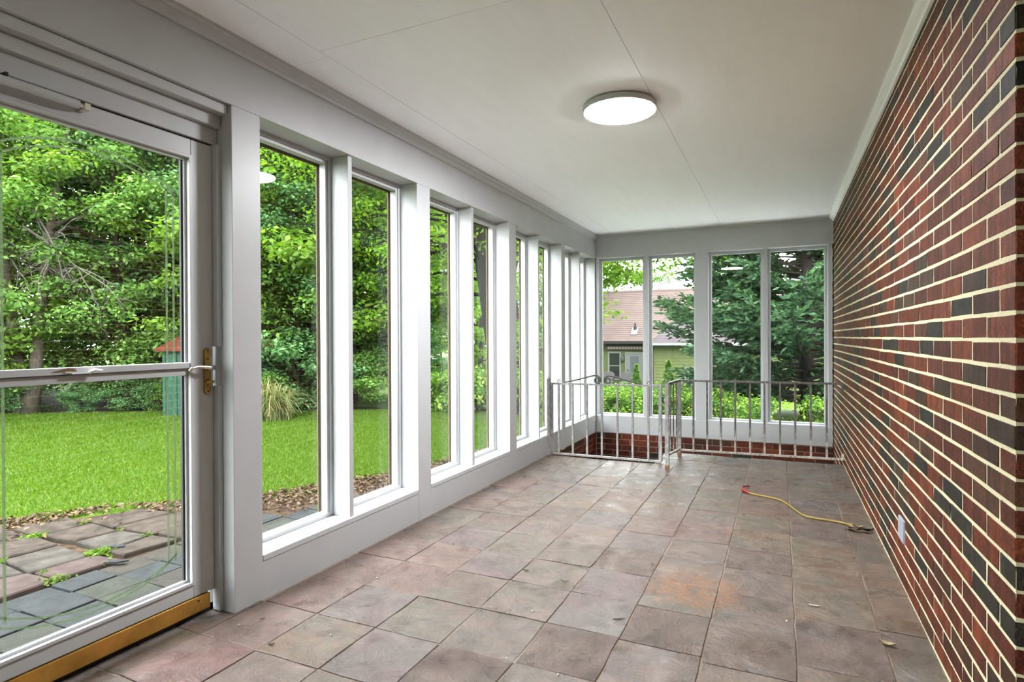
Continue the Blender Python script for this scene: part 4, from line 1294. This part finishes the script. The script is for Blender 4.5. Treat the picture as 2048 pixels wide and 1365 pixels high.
# ---------- shade tree over the yard
def shade_tree():
    rg = np.random.default_rng(77)
    R_ = empty('shade_tree', (-4.42, 9.35, GZ))
    tag(R_, 'large shade tree with thick leaning trunk beyond the windows', 'tree')
    o0 = np.array([-4.42, 9.35, GZ])
    tp = np.array([[0, 0, 0], [-.05, 0, .5], [-.12, 0, 1.1], [-.22, 0, 1.8], [-.34, 0, 2.6], [-.44, 0, 3.6], [-.5, .1, 4.8], [-.5, .1, 6.2]]) + o0
    b = MB(); b.tube([tuple(q) for q in tp], [.30, .225, .205, .20, .20, .20, .17, .12], 14)
    cen = []
    for k in range(64):
        q = rg.uniform(.33, 1.0)
        p0 = np.array([np.interp(q * 6.2 + o0[2], tp[:, 2], tp[:, d]) for d in range(3)])
        an = rg.uniform(0, 2 * math.pi)
        if rg.random() < .45:
            an = rg.uniform(3.1, 5.2)              # towards the porch
        Lb = rg.uniform(1.5, 3.7)
        p1 = p0 + np.array([math.cos(an) * Lb, math.sin(an) * Lb, rg.uniform(-.35, .25) * Lb + .2])
        if p1[1] < 4.8 or p1[0] > -1.0:
            continue
        p1[2] = max(p1[2], 1.75 + .28 * max(0, abs(p1[0] + 4.4) - 1.5) if p1[0] > -3.4 else 1.35)
        mid = (p0 + p1) / 2 + np.array([0, 0, .30 * Lb * .6]) + rg.normal(size=3) * .12
        r0 = .050 * (1.15 - q)
        b.tube([tuple(p0 * (1 - s_) ** 2 + 2 * mid * s_ * (1 - s_) + p1 * s_ * s_) for s_ in np.linspace(0, 1, 6)], [r0, r0 * .85, r0 * .7, r0 * .5, r0 * .32, r0 * .15], 6, False)
        for s_ in (.4, .55, .7, .85, 1.0):
            c = p0 * (1 - s_) ** 2 + 2 * mid * s_ * (1 - s_) + p1 * s_ * s_ + rg.normal(size=3) * np.array([.28, .28, .14])
            cen.append(c)
            b.tube([tuple(p0 * (1 - s_) ** 2 + 2 * mid * s_ * (1 - s_) + p1 * s_ * s_), tuple(c)], [r0 * .3, r0 * .12], 4, False)
    for (tx, ty, tz_) in ((-2.5, 9.0, 1.75), (-2.1, 9.3, 2.15), (-1.55, 9.1, 2.35), (-2.6, 9.8, 2.1), (-1.2, 9.6, 2.55), (-2.3, 8.7, 2.3), (-2.9, 8.9, 1.9), (-1.8, 9.9, 2.7), (-3.0, 9.5, 2.4), (-1.0, 9.2, 2.75), (-2.75, 8.6, 1.55), (-2.35, 9.1, 1.95), (-2.6, 9.4, 2.55), (-2.0, 9.0, 2.65), (-1.5, 9.5, 2.75), (-2.9, 9.2, 2.75), (-2.45, 8.8, 2.05), (-1.75, 9.3, 2.45), (-1.3, 9.0, 2.60)):
        p0 = np.array([-4.85, 9.4, GZ + 3.6 + rg.uniform(-.6, 1.0)])
        p1 = np.array([tx, ty, tz_])
        mid = (p0 + p1) / 2 + np.array([0, 0, .7])
        b.tube([tuple(p0 * (1 - s_) ** 2 + 2 * mid * s_ * (1 - s_) + p1 * s_ * s_) for s_ in np.linspace(0, 1, 7)], [.035, .03, .024, .018, .012, .008, .004], 6, False)
        for s_ in (.5, .62, .72, .8, .88, .95, 1.0):
            c = p0 * (1 - s_) ** 2 + 2 * mid * s_ * (1 - s_) + p1 * s_ * s_ + rg.normal(size=3) * np.array([.16, .16, .10])
            cen.append(c)
    b.build('trunk', simple('shade_tree_bark', (.007, .0055, .004), .9, spec=.05, nscale=9, namt=.5, bumpamt=1.0, stretch=(3, 3, .5)), R_, smooth=True)
    C = np.array(cen)
    n = 27000
    idx = rg.integers(0, len(C), n)
    d = rg.normal(size=(n, 3)); d /= np.linalg.norm(d, axis=1, keepdims=True)
    P = C[idx] + d * (rg.random(n) ** .6 * .42)[:, None] * np.array([1, 1, .5])
    ok = (P[:, 1] > 4.6) & (P[:, 2] > 1.2)
    P, d = P[ok], d[ok]
    v, f = leaves(P, d * .4 + np.array([0, 0, .8]) + rg.normal(size=d.shape) * .45, 0.085, rg, .6)
    fo = link('foliage', np_mesh('foliage', v - o0, f, LEAF_K, 4), R_)
    fo['kind'] = 'stuff'
shade_tree()

# second overhanging tree nearer the storm door, seen in the first windows
make_proto('over', 'overhanging_tree', seed=31, height=6.5, crown=2.5, cbase=2.0, trunk_r=.12, nbr=40, nleaf=11000, lsize=.12, mat=LEAF_K, flat=.4)
place('over', -8.9, 10.6, GZ, .8, 1.0, 'spreading bright green tree behind the garden shed')

# ---------- cedar beyond the far windows
def cedar(x, y, gz, height, R, label):
    rg = np.random.default_rng(5)
    root = empty('cedar_tree', (x, y, gz)); tag(root, label, 'tree')
    o0 = np.array([x, y, gz])
    b = MB()
    b.tube([(x, y, gz), (x + .02, y, gz + height * .3), (x - .03, y, gz + height * .6), (x, y, gz + height)], [.12, .10, .07, .02], 10)
    cs, dirs, nrm = [], [], []
    for k in range(360):
        q = (k + rg.random()) / 360
        z0 = .12 + q * (height - .4)
        Rq = R * (1 - q) ** .75 * rg.uniform(.75, 1.08) + .1
        if q < .10:
            Rq *= .7 + 3 * q
        an = k * 2.399 + rg.normal() * .3
        di = np.array([math.cos(an), math.sin(an), 0])
        p0 = np.array([x, y, gz + z0])
        up = rg.uniform(.10, .40)
        tip = p0 + di * Rq + np.array([0, 0, Rq * up])
        mid = p0 + di * Rq * .5 + np.array([0, 0, Rq * (up * .5 - .08)])
        r0 = .024 * (1 - q) + .006
        b.tube([tuple(p0), tuple(mid), tuple(tip)], [r0, r0 * .6, r0 * .15], 5, False)
        ns = int(9 + Rq * 15)
        side = np.array([-di[1], di[0], 0])
        for j in range(ns):
            s_ = .22 + .78 * (j + rg.random()) / ns
            c = p0 * (1 - s_) ** 2 + 2 * mid * s_ * (1 - s_) + tip * s_ * s_
            sg = rg.choice([-1, 1])
            sp = di * .75 + side * sg * rg.uniform(.15, .8) + np.array([0, 0, rg.uniform(-.15, .30)])
            sp /= np.linalg.norm(sp)
            Ls = rg.uniform(.28, .58) * (.6 + .4 * Rq / R)
            cs.append((c, sp, Ls))
    V, F = [], []
    base = 0
    for c, sp, Ls in cs:
        lat = np.cross(sp, [0, 0, 1.0]); lat /= np.linalg.norm(lat) + 1e-9
        nn = 15
        tt = np.linspace(.05, 1, nn)
        for j, q in enumerate(tt):
            sg = 1 if j % 2 else -1
            o_ = c + sp * Ls * q + np.array([0, 0, -.05 * q * q]) + rg.normal(size=3) * .012
            dd = sp * .8 + lat * sg * .65 * (1.1 - q) + rg.normal(size=3) * .22
            dd /= np.linalg.norm(dd)
            l_ = rg.uniform(.09, .16)
            wv = np.cross(dd, rg.normal(size=3)); wv /= np.linalg.norm(wv) + 1e-9
            w_ = l_ * .17
            V += [o_ - wv * w_ * .5, o_ + dd * l_ * .55 + wv * w_, o_ + dd * l_, o_ + dd * l_ * .5 - wv * w_]
    V = np.array(V); n = len(V) // 4
    b.build('trunk', simple('cedar_bark', (0.024, 0.0192, 0.0158), .9, nscale=14, namt=.4), root, smooth=True)
    fo = link('foliage', np_mesh('foliage', V - o0, np.arange(4 * n).reshape(-1, 4), CEDAR, 4), root)
    fo['kind'] = 'stuff'
cedar(.40, 11.4, GZ, 8.6, 2.35, 'dark feathery cedar outside the two right far windows')

# young arborvitae cones in front of the house
def cone_shrub(x, y, gz, h_, r_, label):
    rg = np.random.default_rng(int(abs(x) * 100))
    root = empty('conical_evergreen', (x, y, gz)); tag(root, label, 'shrub')
    b = MB(); b.tube([(x, y, gz), (x, y, gz + h_ * .9)], [.03, .01], 6); b.build('trunk', BARK, root)
    n = 2600
    q = rg.random(n) ** 1.3
    an = rg.uniform(0, 2 * math.pi, n)
    rr = r_ * (1 - q) ** .8 * (.6 + .4 * rg.random(n))
    P = np.stack([rr * np.cos(an), rr * np.sin(an), .05 + q * h_], 1)
    nr = np.stack([np.cos(an), np.sin(an), .3 + 0 * an], 1) + rg.normal(size=(n, 3)) * .4
    v, f = leaves(P, nr, .16 * h_ / 1.6 + .02, rg, .45)
    fo = link('foliage', np_mesh('foliage', v, f, LEAF_A, 4), root); fo['kind'] = 'stuff'
cone_shrub(-3.18, 14.2, -.55, .98, .20, 'small conical evergreen in front of the white house door')
cone_shrub(-2.30, 13.5, -.5, 1.06, .26, 'conical evergreen in front of the house corner')

# pampas grass
def grass_clump(x, y, gz, n, h_, label):
    rg = np.random.default_rng(3)
    root = empty('ornamental_grass', (x, y, gz)); tag(root, label, 'grass clump')
    V, F = [], []
    for k in range(n):
        an = rg.uniform(0, 2 * math.pi); L = h_ * rg.uniform(.45, 1.25); sp = rg.uniform(.2, 1.0) * L
        bx, by = rg.normal(size=2) * .10
        w = rg.uniform(.006, .012)
        side = np.array([-math.sin(an), math.cos(an), 0]) * w
        pr = None
        for i in range(6):
            q = i / 5
            c = np.array([bx + math.cos(an) * sp * q ** 1.6, by + math.sin(an) * sp * q ** 1.6, L * (q * 1.35 - (.45 + .7 * sp / L) * q ** 2.6)])
            V += [c - side * (1 - q * .8), c + side * (1 - q * .8)]
            if i:
                m_ = len(V)
                F.append((m_ - 4, m_ - 3, m_ - 1, m_ - 2))
    fo = link('blades', np_mesh('blades', np.array(V), np.array(F), PAMPAS, 4), root); fo['kind'] = 'stuff'
grass_clump(-7.75, 7.30, GZ, 560, .80, 'tan and green ornamental grass clump at the far lawn edge')

# dead bare bough hanging in the left trees
def dead_bough():
    rg = np.random.default_rng(8)
    root = empty('dead_bough', (-13.2, 5.9, 3.2)); tag(root, 'grey leafless dead bough hanging in the left trees', 'branch')
    b = MB()
    def grow(p, d, L, r, lev):
        pts = [p]
        for i in range(4):
            d = d + rg.normal(size=3) * .16 + np.array([0, 0, -.10]); d = d / np.linalg.norm(d)
            pts.append(pts[-1] + d * L / 4)
        b.tube([tuple(q) for q in pts], [r, r * .85, r * .7, r * .5, r * .25], 5, False)
        if lev < 3:
            for k in range(5 if lev < 2 else 3):
                q = pts[rg.integers(1, 5)]
                nd = d + rg.normal(size=3) * .6; nd /= np.linalg.norm(nd)
                grow(q, nd, L * rg.uniform(.35, .6), r * .5, lev + 1)
    view = np.array([-.80, .42, .05])
    p = np.array([-12.3, 5.7, 3.25])
    for k in range(3):
        dd = np.array([.65, .85, -.45 - .12 * k]) + rg.normal(size=3) * .15
        grow(p + rg.normal(size=3) * .2, dd / np.linalg.norm(dd), 1.5, .022, 0)
    grow(np.array([-13.6, 5.2, 3.6]), np.array([.9, .4, -.2]), 1.8, .03, 1)
    b.build('twigs', DEADW, root)
dead_bough()

# garden shed with red roof
sh = empty('garden_shed', (-9.40, 7.66, GZ)); tag(sh, 'small green garden shed with red hipped roof among the shrubs', 'shed')
GREENP = simple('green_paint', (0.0168, 0.048, 0.0312), .6, spec=0.06, nscale=12, namt=.3)
REDROOF = simple('red_roof', (0.0672, 0.0185, 0.0118), .8, spec=0.06, nscale=14, namt=.4)
c0, ax_, bx_ = Vector((-9.40, 7.66, 0)), Vector((.9096, .4155, 0)), Vector((-.4155, .9096, 0))
def W_(u, v, z):
    q = c0 + ax_ * u * .9 + bx_ * v * .8
    return (q.x, q.y, z)
b = MB()
pl = [W_(-.90, -.6, GZ), W_(.90, -.6, GZ), W_(.90, .6, GZ), W_(-.90, .6, GZ)]
pu = [W_(-.90, -.6, .97), W_(.90, -.6, .97), W_(.90, .6, .97), W_(-.90, .6, .97)]
b.add(pl + pu, [(0, 1, 5, 4), (1, 2, 6, 5), (2, 3, 7, 6), (3, 0, 4, 7), (4, 5, 6, 7)])
b.build('walls', GREENP, sh)
for k in range(9):
    u = -.86 + k * .215
    b = MB()
    b.add([W_(u - .03, -.625, GZ), W_(u + .03, -.625, GZ), W_(u + .03, -.60, GZ), W_(u - .03, -.60, GZ), W_(u - .03, -.625, .95), W_(u + .03, -.625, .95), W_(u + .03, -.60, .95), W_(u - .03, -.60, .95)], [(0, 1, 5, 4), (1, 2, 6, 5), (3, 0, 4, 7), (4, 5, 6, 7)])
    b.build('batten', GREENP, sh)
b = MB()
ev = [W_(-1.0, -.72, .95), W_(1.0, -.72, .95), W_(1.0, .72, .95), W_(-1.0, .72, .95)]
eu = [W_(-1.0, -.72, .99), W_(1.0, -.72, .99), W_(1.0, .72, .99), W_(-1.0, .72, .99)]
b.add(ev + eu + [W_(-.45, 0, 1.42), W_(.45, 0, 1.42)], [(3, 2, 1, 0), (0, 1, 5, 4), (1, 2, 6, 5), (2, 3, 7, 6), (3, 0, 4, 7), (4, 5, 9, 8), (5, 6, 9), (6, 7, 8, 9), (7, 4, 8)])
b.build('roof', REDROOF, sh)

# ---------- neighbouring house
hs = empty('house', (-6, 34, -1.8)); tag(hs, 'pale green house with pinkish shingle roof beyond the hedge', 'house')
SIDING = simple('green_siding', (0.0735, 0.0847, 0.0341), .7, spec=0.06, nscale=4, namt=.08)
ROOFP = simple('pink_shingle', (0.08, 0.0586, 0.053), .9, spec=0.06, nscale=1.4, namt=.12)
ROOFD = simple('mauve_shingle', (0.0558, 0.0456, 0.0502), .9, spec=0.06, nscale=2.0, namt=.15)
HTRIM = simple('house_white_trim', (0.1326, 0.1326, 0.1227), .6, spec=0.06)
FASC = simple('grey_fascia', (0.024, 0.0216, 0.0216), .6, spec=0.06)
WGL = simple('dark_window_glass', (0.0168, 0.0178, 0.0173), .12)
BLIND = simple('pale_blind', (0.072, 0.078, 0.09), .5, spec=0.06)
YH, YW = 34.0, 32.0
b = MB(); b.box(-14.0, -6.3, YH + .02, YH + 7, -1.85, .92); b.box(-6.3, 4.0, YW + .02, YH + 7, -1.85, .74); b.build('walls', SIDING, hs)
for k in range(16):                                          # lapped siding boards
    z0 = -1.85 + .171 * k
    if z0 + .165 < .9:
        b = MB(); b.prism([(YH + .02, z0), (YH - .012, z0), (YH + .006, z0 + .171), (YH + .02, z0 + .171)], 'x', -14, -6.3); b.build('siding_board', SIDING, hs)
    if z0 + .165 < .74:
        b = MB(); b.prism([(YW + .02, z0), (YW - .012, z0), (YW + .006, z0 + .171), (YW + .02, z0 + .171)], 'x', -6.3, 4.0); b.build('siding_board', SIDING, hs)
# main roof: two slopes up to the ridge, right hip; shingle courses as low steps
def slope(x0a, x1a, y0, z0, x0b, x1b, y1, z1, n, mat, name):
    b = MB()
    for k in range(n):
        q0, q1 = k / n, (k + 1) / n
        L = lambda a, c, q: a + (c - a) * q
        lift = .025
        p = [(L(x0a, x0b, q0), L(y0, y1, q0), L(z0, z1, q0) + lift), (L(x1a, x1b, q0), L(y0, y1, q0), L(z0, z1, q0) + lift),
             (L(x1a, x1b, q1), L(y0, y1, q1), L(z0, z1, q1)), (L(x0a, x0b, q1), L(y0, y1, q1), L(z0, z1, q1))]
        pl_ = [(a, c, z - .03) for a, c, z in p]
        b.add(p + pl_, [(0, 1, 2, 3), (0, 4, 5, 1), (1, 5, 6, 2), (3, 7, 4, 0)])
    return b.build(name, mat, hs)
slope(-14.5, 6.0, YH - .45, .93, -14.5, 4.0, YH + 3.4, 4.10, 26, ROOFP, 'main_roof')
b = MB(); b.prism([(YH + 3.3, 4.06), (YH + 3.4, 4.16), (YH + 3.5, 4.06)], 'x', -14.5, 4.0); b.build('ridge_cap', ROOFP, hs)
b = MB(); b.add([(-14.5, YH + 3.4, 4.1), (4, YH + 3.4, 4.1), (5.5, YH + 7.4, .93), (-14.5, YH + 7.4, .93)], [(0, 1, 2, 3)]); b.add([(4, YH + 3.4, 4.1), (6, YH - .45, .93), (5.5, YH + 7.4, .93)], [(0, 1, 2)]); b.build('rear_roof', ROOFP, hs)
# wing roof (hipped towards us)
slope(-6.55, 4.4, YW - .45, .80, -5.05, 2.0, YH + .75, 2.25, 16, ROOFD, 'wing_roof')
b = MB(); b.add([(-6.55, YW - .45, .82), (-5.05, YH + .75, 2.27), (-6.65, YH + .1, 1.35), (-6.6, YH - .3, 1.05)], [(0, 1, 2, 3)]); b.build('wing_hip', ROOFP, hs)
b = MB(); b.box(-14.5, -6.55, YH - .52, YH - .42, .78, .94); b.build('main_fascia', FASC, hs)
b = MB(); b.box(-6.6, 4.4, YW - .55, YW - .43, .72, .84); b.build('gutter', simple('white_gutter', (0.144, 0.144, 0.144), .5), hs)
b = MB(); b.box(-6.6, 4.4, YW - .45, YW + .02, .66, .73); b.build('soffit', FASC, hs)
b = MB(); b.box(-6.36, -6.24, YW - .06, YW + .02, -1.85, .70); b.build('corner_downspout', FASC, hs)
def house_window(x0, x1, z0, z1, y, drape):
    b = MB(); ring_y(b, y - .05, y + .02, x0, x1, z0, z1, .10); w = b.build('window', HTRIM, hs)
    b = MB(); b.box(x0 + .1, x1 - .1, y - .015, y + .01, z0 + .1, z1 - .1); b.build('pane', WGL, w)
    b = MB(); b.box(x0 + .1, x1 - .1, y - .04, y - .01, (z0 + z1) / 2 - .03, (z0 + z1) / 2 + .03); b.build('meeting_rail', HTRIM, w)
    return w
k_ = YW / YH
house_window(-9.30, -8.50, -1.35, .32, YH, True)
house_window(-6.84, -6.33, -1.30, .28, YH, True)
house_window(-4.62, -3.50, -1.4, -.40, YW, True)
house_window(-1.9, -1.0, -1.4, -.1, YW, True)
b = MB(); ring_y(b, YH - .06, YH + .02, -8.27, -7.18, -1.85, .30, .11); w = b.build('entry_door', HTRIM, hs)
b = MB(); b.box(-8.16, -7.29, YH - .03, YH + .01, -1.85, .19); b.build('door_leaf', HTRIM, w)
b = MB(); b.box(-7.98, -7.47, YH - .042, YH - .028, -1.55, .06); b.build('blind', BLIND, w)
b = MB(); b.tube([(-8.09, YH - .05, -.75), (-8.09, YH - .09, -.75)], .04, 8); b.build('knob', FASC, w)
aw = MB()
n_ = 26
a_ = empty('awning', (-8.3, YH, .75)); tag(a_, 'rolled striped awning under the house eave', 'awning')
b = MB(); b.tube([(-9.35, YH - .14, .72), (-7.10, YH - .14, .72)], .09, 10); b.build('roller', FASC, a_)
for k in range(n_):
    x0 = -9.32 + k * (2.20 / n_)
    b = MB(); b.prism([(x0, .62), (x0, .48), (x0 + .5 * 2.2 / n_, .44), (x0 + 2.2 / n_, .48), (x0 + 2.2 / n_, .62)], 'y', YH - .24, YH - .225)
    b.build('valance_stripe', simple('awning_red', (0.0672, 0.0336, 0.0288), .8) if k == 0 else (bpy.data.materials['awning_red'] if k % 2 == 0 else HTRIM), a_)
v_ = empty('roof_vent', (-7.75, YH + .3, 1.55)); tag(v_, 'small metal vent pipe on the pink house roof', 'vent')
b = MB(); b.tube([(-7.75, YH + .35, 1.5), (-7.75, YH + .35, 1.78), (-7.75, YH + .35, 1.80), (-7.75, YH + .35, 1.98)], [.14, .09, .05, .05], 10); b.build('pipe', FASC, v_)
b = MB(); b.prism([(YH - .05, 1.30), (YH + .45, 1.72), (YH + .45, 1.76), (YH - .05, 1.34)], 'x', -7.93, -7.57); b.build('flashing', simple('flashing', (0.1056, 0.1104, 0.1248), .4), v_)
w_ = empty('wall_lantern', (-8.40, YH - .1, -.1)); tag(w_, 'dark wall lantern beside the house door', 'lantern')
b = MB(); b.box(-8.46, -8.34, YH - .03, YH, -.25, .12); b.build('back_plate', FASC, w_)
b = MB(); b.lathe([(.03, -.24), (.10, -.20), (.12, 0), (.05, .08), (.01, .12)], -8.40, YH - .14, 10); b.build('lamp_glass', simple('lantern_glass', (0.0576, 0.0576, 0.0576), .2), w_)
# two wicker chairs on the patio of the house
WICK = simple('pale_wicker', (0.0816, 0.0768, 0.0744), .8, spec=0.06, nscale=30, namt=.3)
first = None
for x in (-9.05, -7.95):
    if first is None:
        first = empty('wicker_chair', (x, YH - 1.1, -1.8))
        kids = []
        b = MB(); b.box(x - .32, x + .32, YH - 1.4, YH - .8, -1.45, -1.35); kids.append(b.build('seat', WICK, first, 0.03))
        b = MB(); b.prism([(x - .34, -1.4), (x + .34, -1.4), (x + .36, -.95), (x + .22, -.82), (x - .22, -.82), (x - .36, -.95)], 'y', YH - .86, YH - .78); kids.append(b.build('backrest', WICK, first, 0.02))
        for dx in (-.28, .28):
            for yy in (YH - 1.36, YH - .84):
                b = MB(); b.box(x + dx - .03, x + dx + .03, yy - .03, yy + .03, -1.8, -1.42); kids.append(b.build('leg', WICK, first))
            b = MB(); b.box(x + dx * 1.2 - .04, x + dx * 1.2 + .04, YH - 1.4, YH - .82, -1.18, -1.12); kids.append(b.build('armrest', WICK, first))
        o = first
        tag(o, 'pale wicker chair below the house window, left of two', 'chair', 'wicker chairs by the house')
    else:
        o = first.copy(); COL.objects.link(o); o.location = (x, YH - 1.15, -1.8)
        for k in kids:
            c = k.copy(); COL.objects.link(c); c.parent = o
        tag(o, 'pale wicker chair by the white house door, right of two', 'chair', 'wicker chairs by the house')

# ---------- grass blades
def in_lawn(x, y):
    wob = .10 * np.sin(y * 5.1) + .06 * np.sin(y * 13)
    return (x < edge_x(y) + wob * .8 + .05) & (x > woods_x(y) - .3)
NB = 270000
ry = -1.5 + 11.1 * rng.random(NB * 2) ** .8
rx = -3.0 - 12.5 * rng.random(NB * 2) ** 1.25
okm = in_lawn(rx, ry) & (rx / np.maximum(ry, .1) > -7)
rx, ry = rx[okm][:NB], ry[okm][:NB]
n = len(rx)
hh = rng.uniform(.014, .042, n)
an = rng.uniform(0, 2 * np.pi, n)
lean = rng.normal(size=(n, 2)) * .55
w = .0030 + .0004 * np.abs(rx)
V = np.empty((n, 3, 3))
V[:, 0] = np.stack([rx - w * np.cos(an), ry - w * np.sin(an), np.full(n, GZ)], 1)
V[:, 1] = np.stack([rx + w * np.cos(an), ry + w * np.sin(an), np.full(n, GZ)], 1)
V[:, 2] = np.stack([rx + lean[:, 0] * hh, ry + lean[:, 1] * hh, GZ + hh], 1)
g = link('lawn_grass', np_mesh('lawn_grass', V.reshape(-1, 3), np.arange(3 * n).reshape(-1, 3), BLADE, 3))
tag(g, 'bright green mown lawn grass', 'grass', None, 'stuff')
# weeds between the pavers and at the lawn edge
n = 1500
ax0 = rng.choice(len(pav), n)
px = rng.choice([-4.28, -4.24, -3.90, -3.87, -4.6, -3.66], n) + rng.normal(size=n) * .03
py = rng.choice([2.27, 2.29, 2.6, 1.91, 2.24], n) + rng.normal(size=n) * .03
v, f = leaves(np.stack([px, py, GZ + .02 + rng.random(n) * .025], 1), np.array([0, 0, 1.]) + rng.normal(size=(n, 3)) * .5, .028, rng)
sel = np.repeat(np.sin(px * 9 + py * 5) > .1, 4)
v = v[sel]; f = np.arange(len(v)).reshape(-1, 4)
tag(link('patio_weeds', np_mesh('patio_weeds', v, f, BLADE, 4)), 'low weeds growing in the joints of the patio pavers', 'weeds', None, 'stuff')
# fallen leaves
n = 9500
ly = rng.uniform(.6, 7.0, n)
base = edge_x(ly)
lx = base + .05 + np.abs(rng.normal(size=n)) * .42 - .14
lim = np.interp(ly, [0, 2.1, 2.8, 3.3, 4.0, 4.6, 5.5], [-3.9, -3.75, -3.62, -3.5, -3.25, -3.15, -3.05])
okm = (lx < lim + .05) | (rng.random(n) < .05)
okm &= lx < -2.6
lx, ly = lx[okm], ly[okm]
on_pav = ((lx > -4.9) & (lx < -3.66) & (ly > 1.2) & (ly < 3.05))
okm = ~on_pav | (rng.random(len(lx)) < .12)
lx, ly, on_pav = lx[okm], ly[okm], on_pav[okm]
n = len(lx)
lz = GZ + .012 + rng.random(n) * .022 + np.where(on_pav, .028, 0)
v, f = leaves(np.stack([lx, ly, lz], 1), np.array([0, 0, 1.]) + rng.normal(size=(n, 3)) * .38, .038, rng, .6, .5)
tag(link('fallen_leaves', np_mesh('fallen_leaves', v, f, LITTER, 4)), 'brown fallen leaves along the edge of lawn and patio', 'leaves', None, 'stuff')

# tidy helper property
for o in bpy.data.objects:
    if '_o' in o:
        del o['_o']
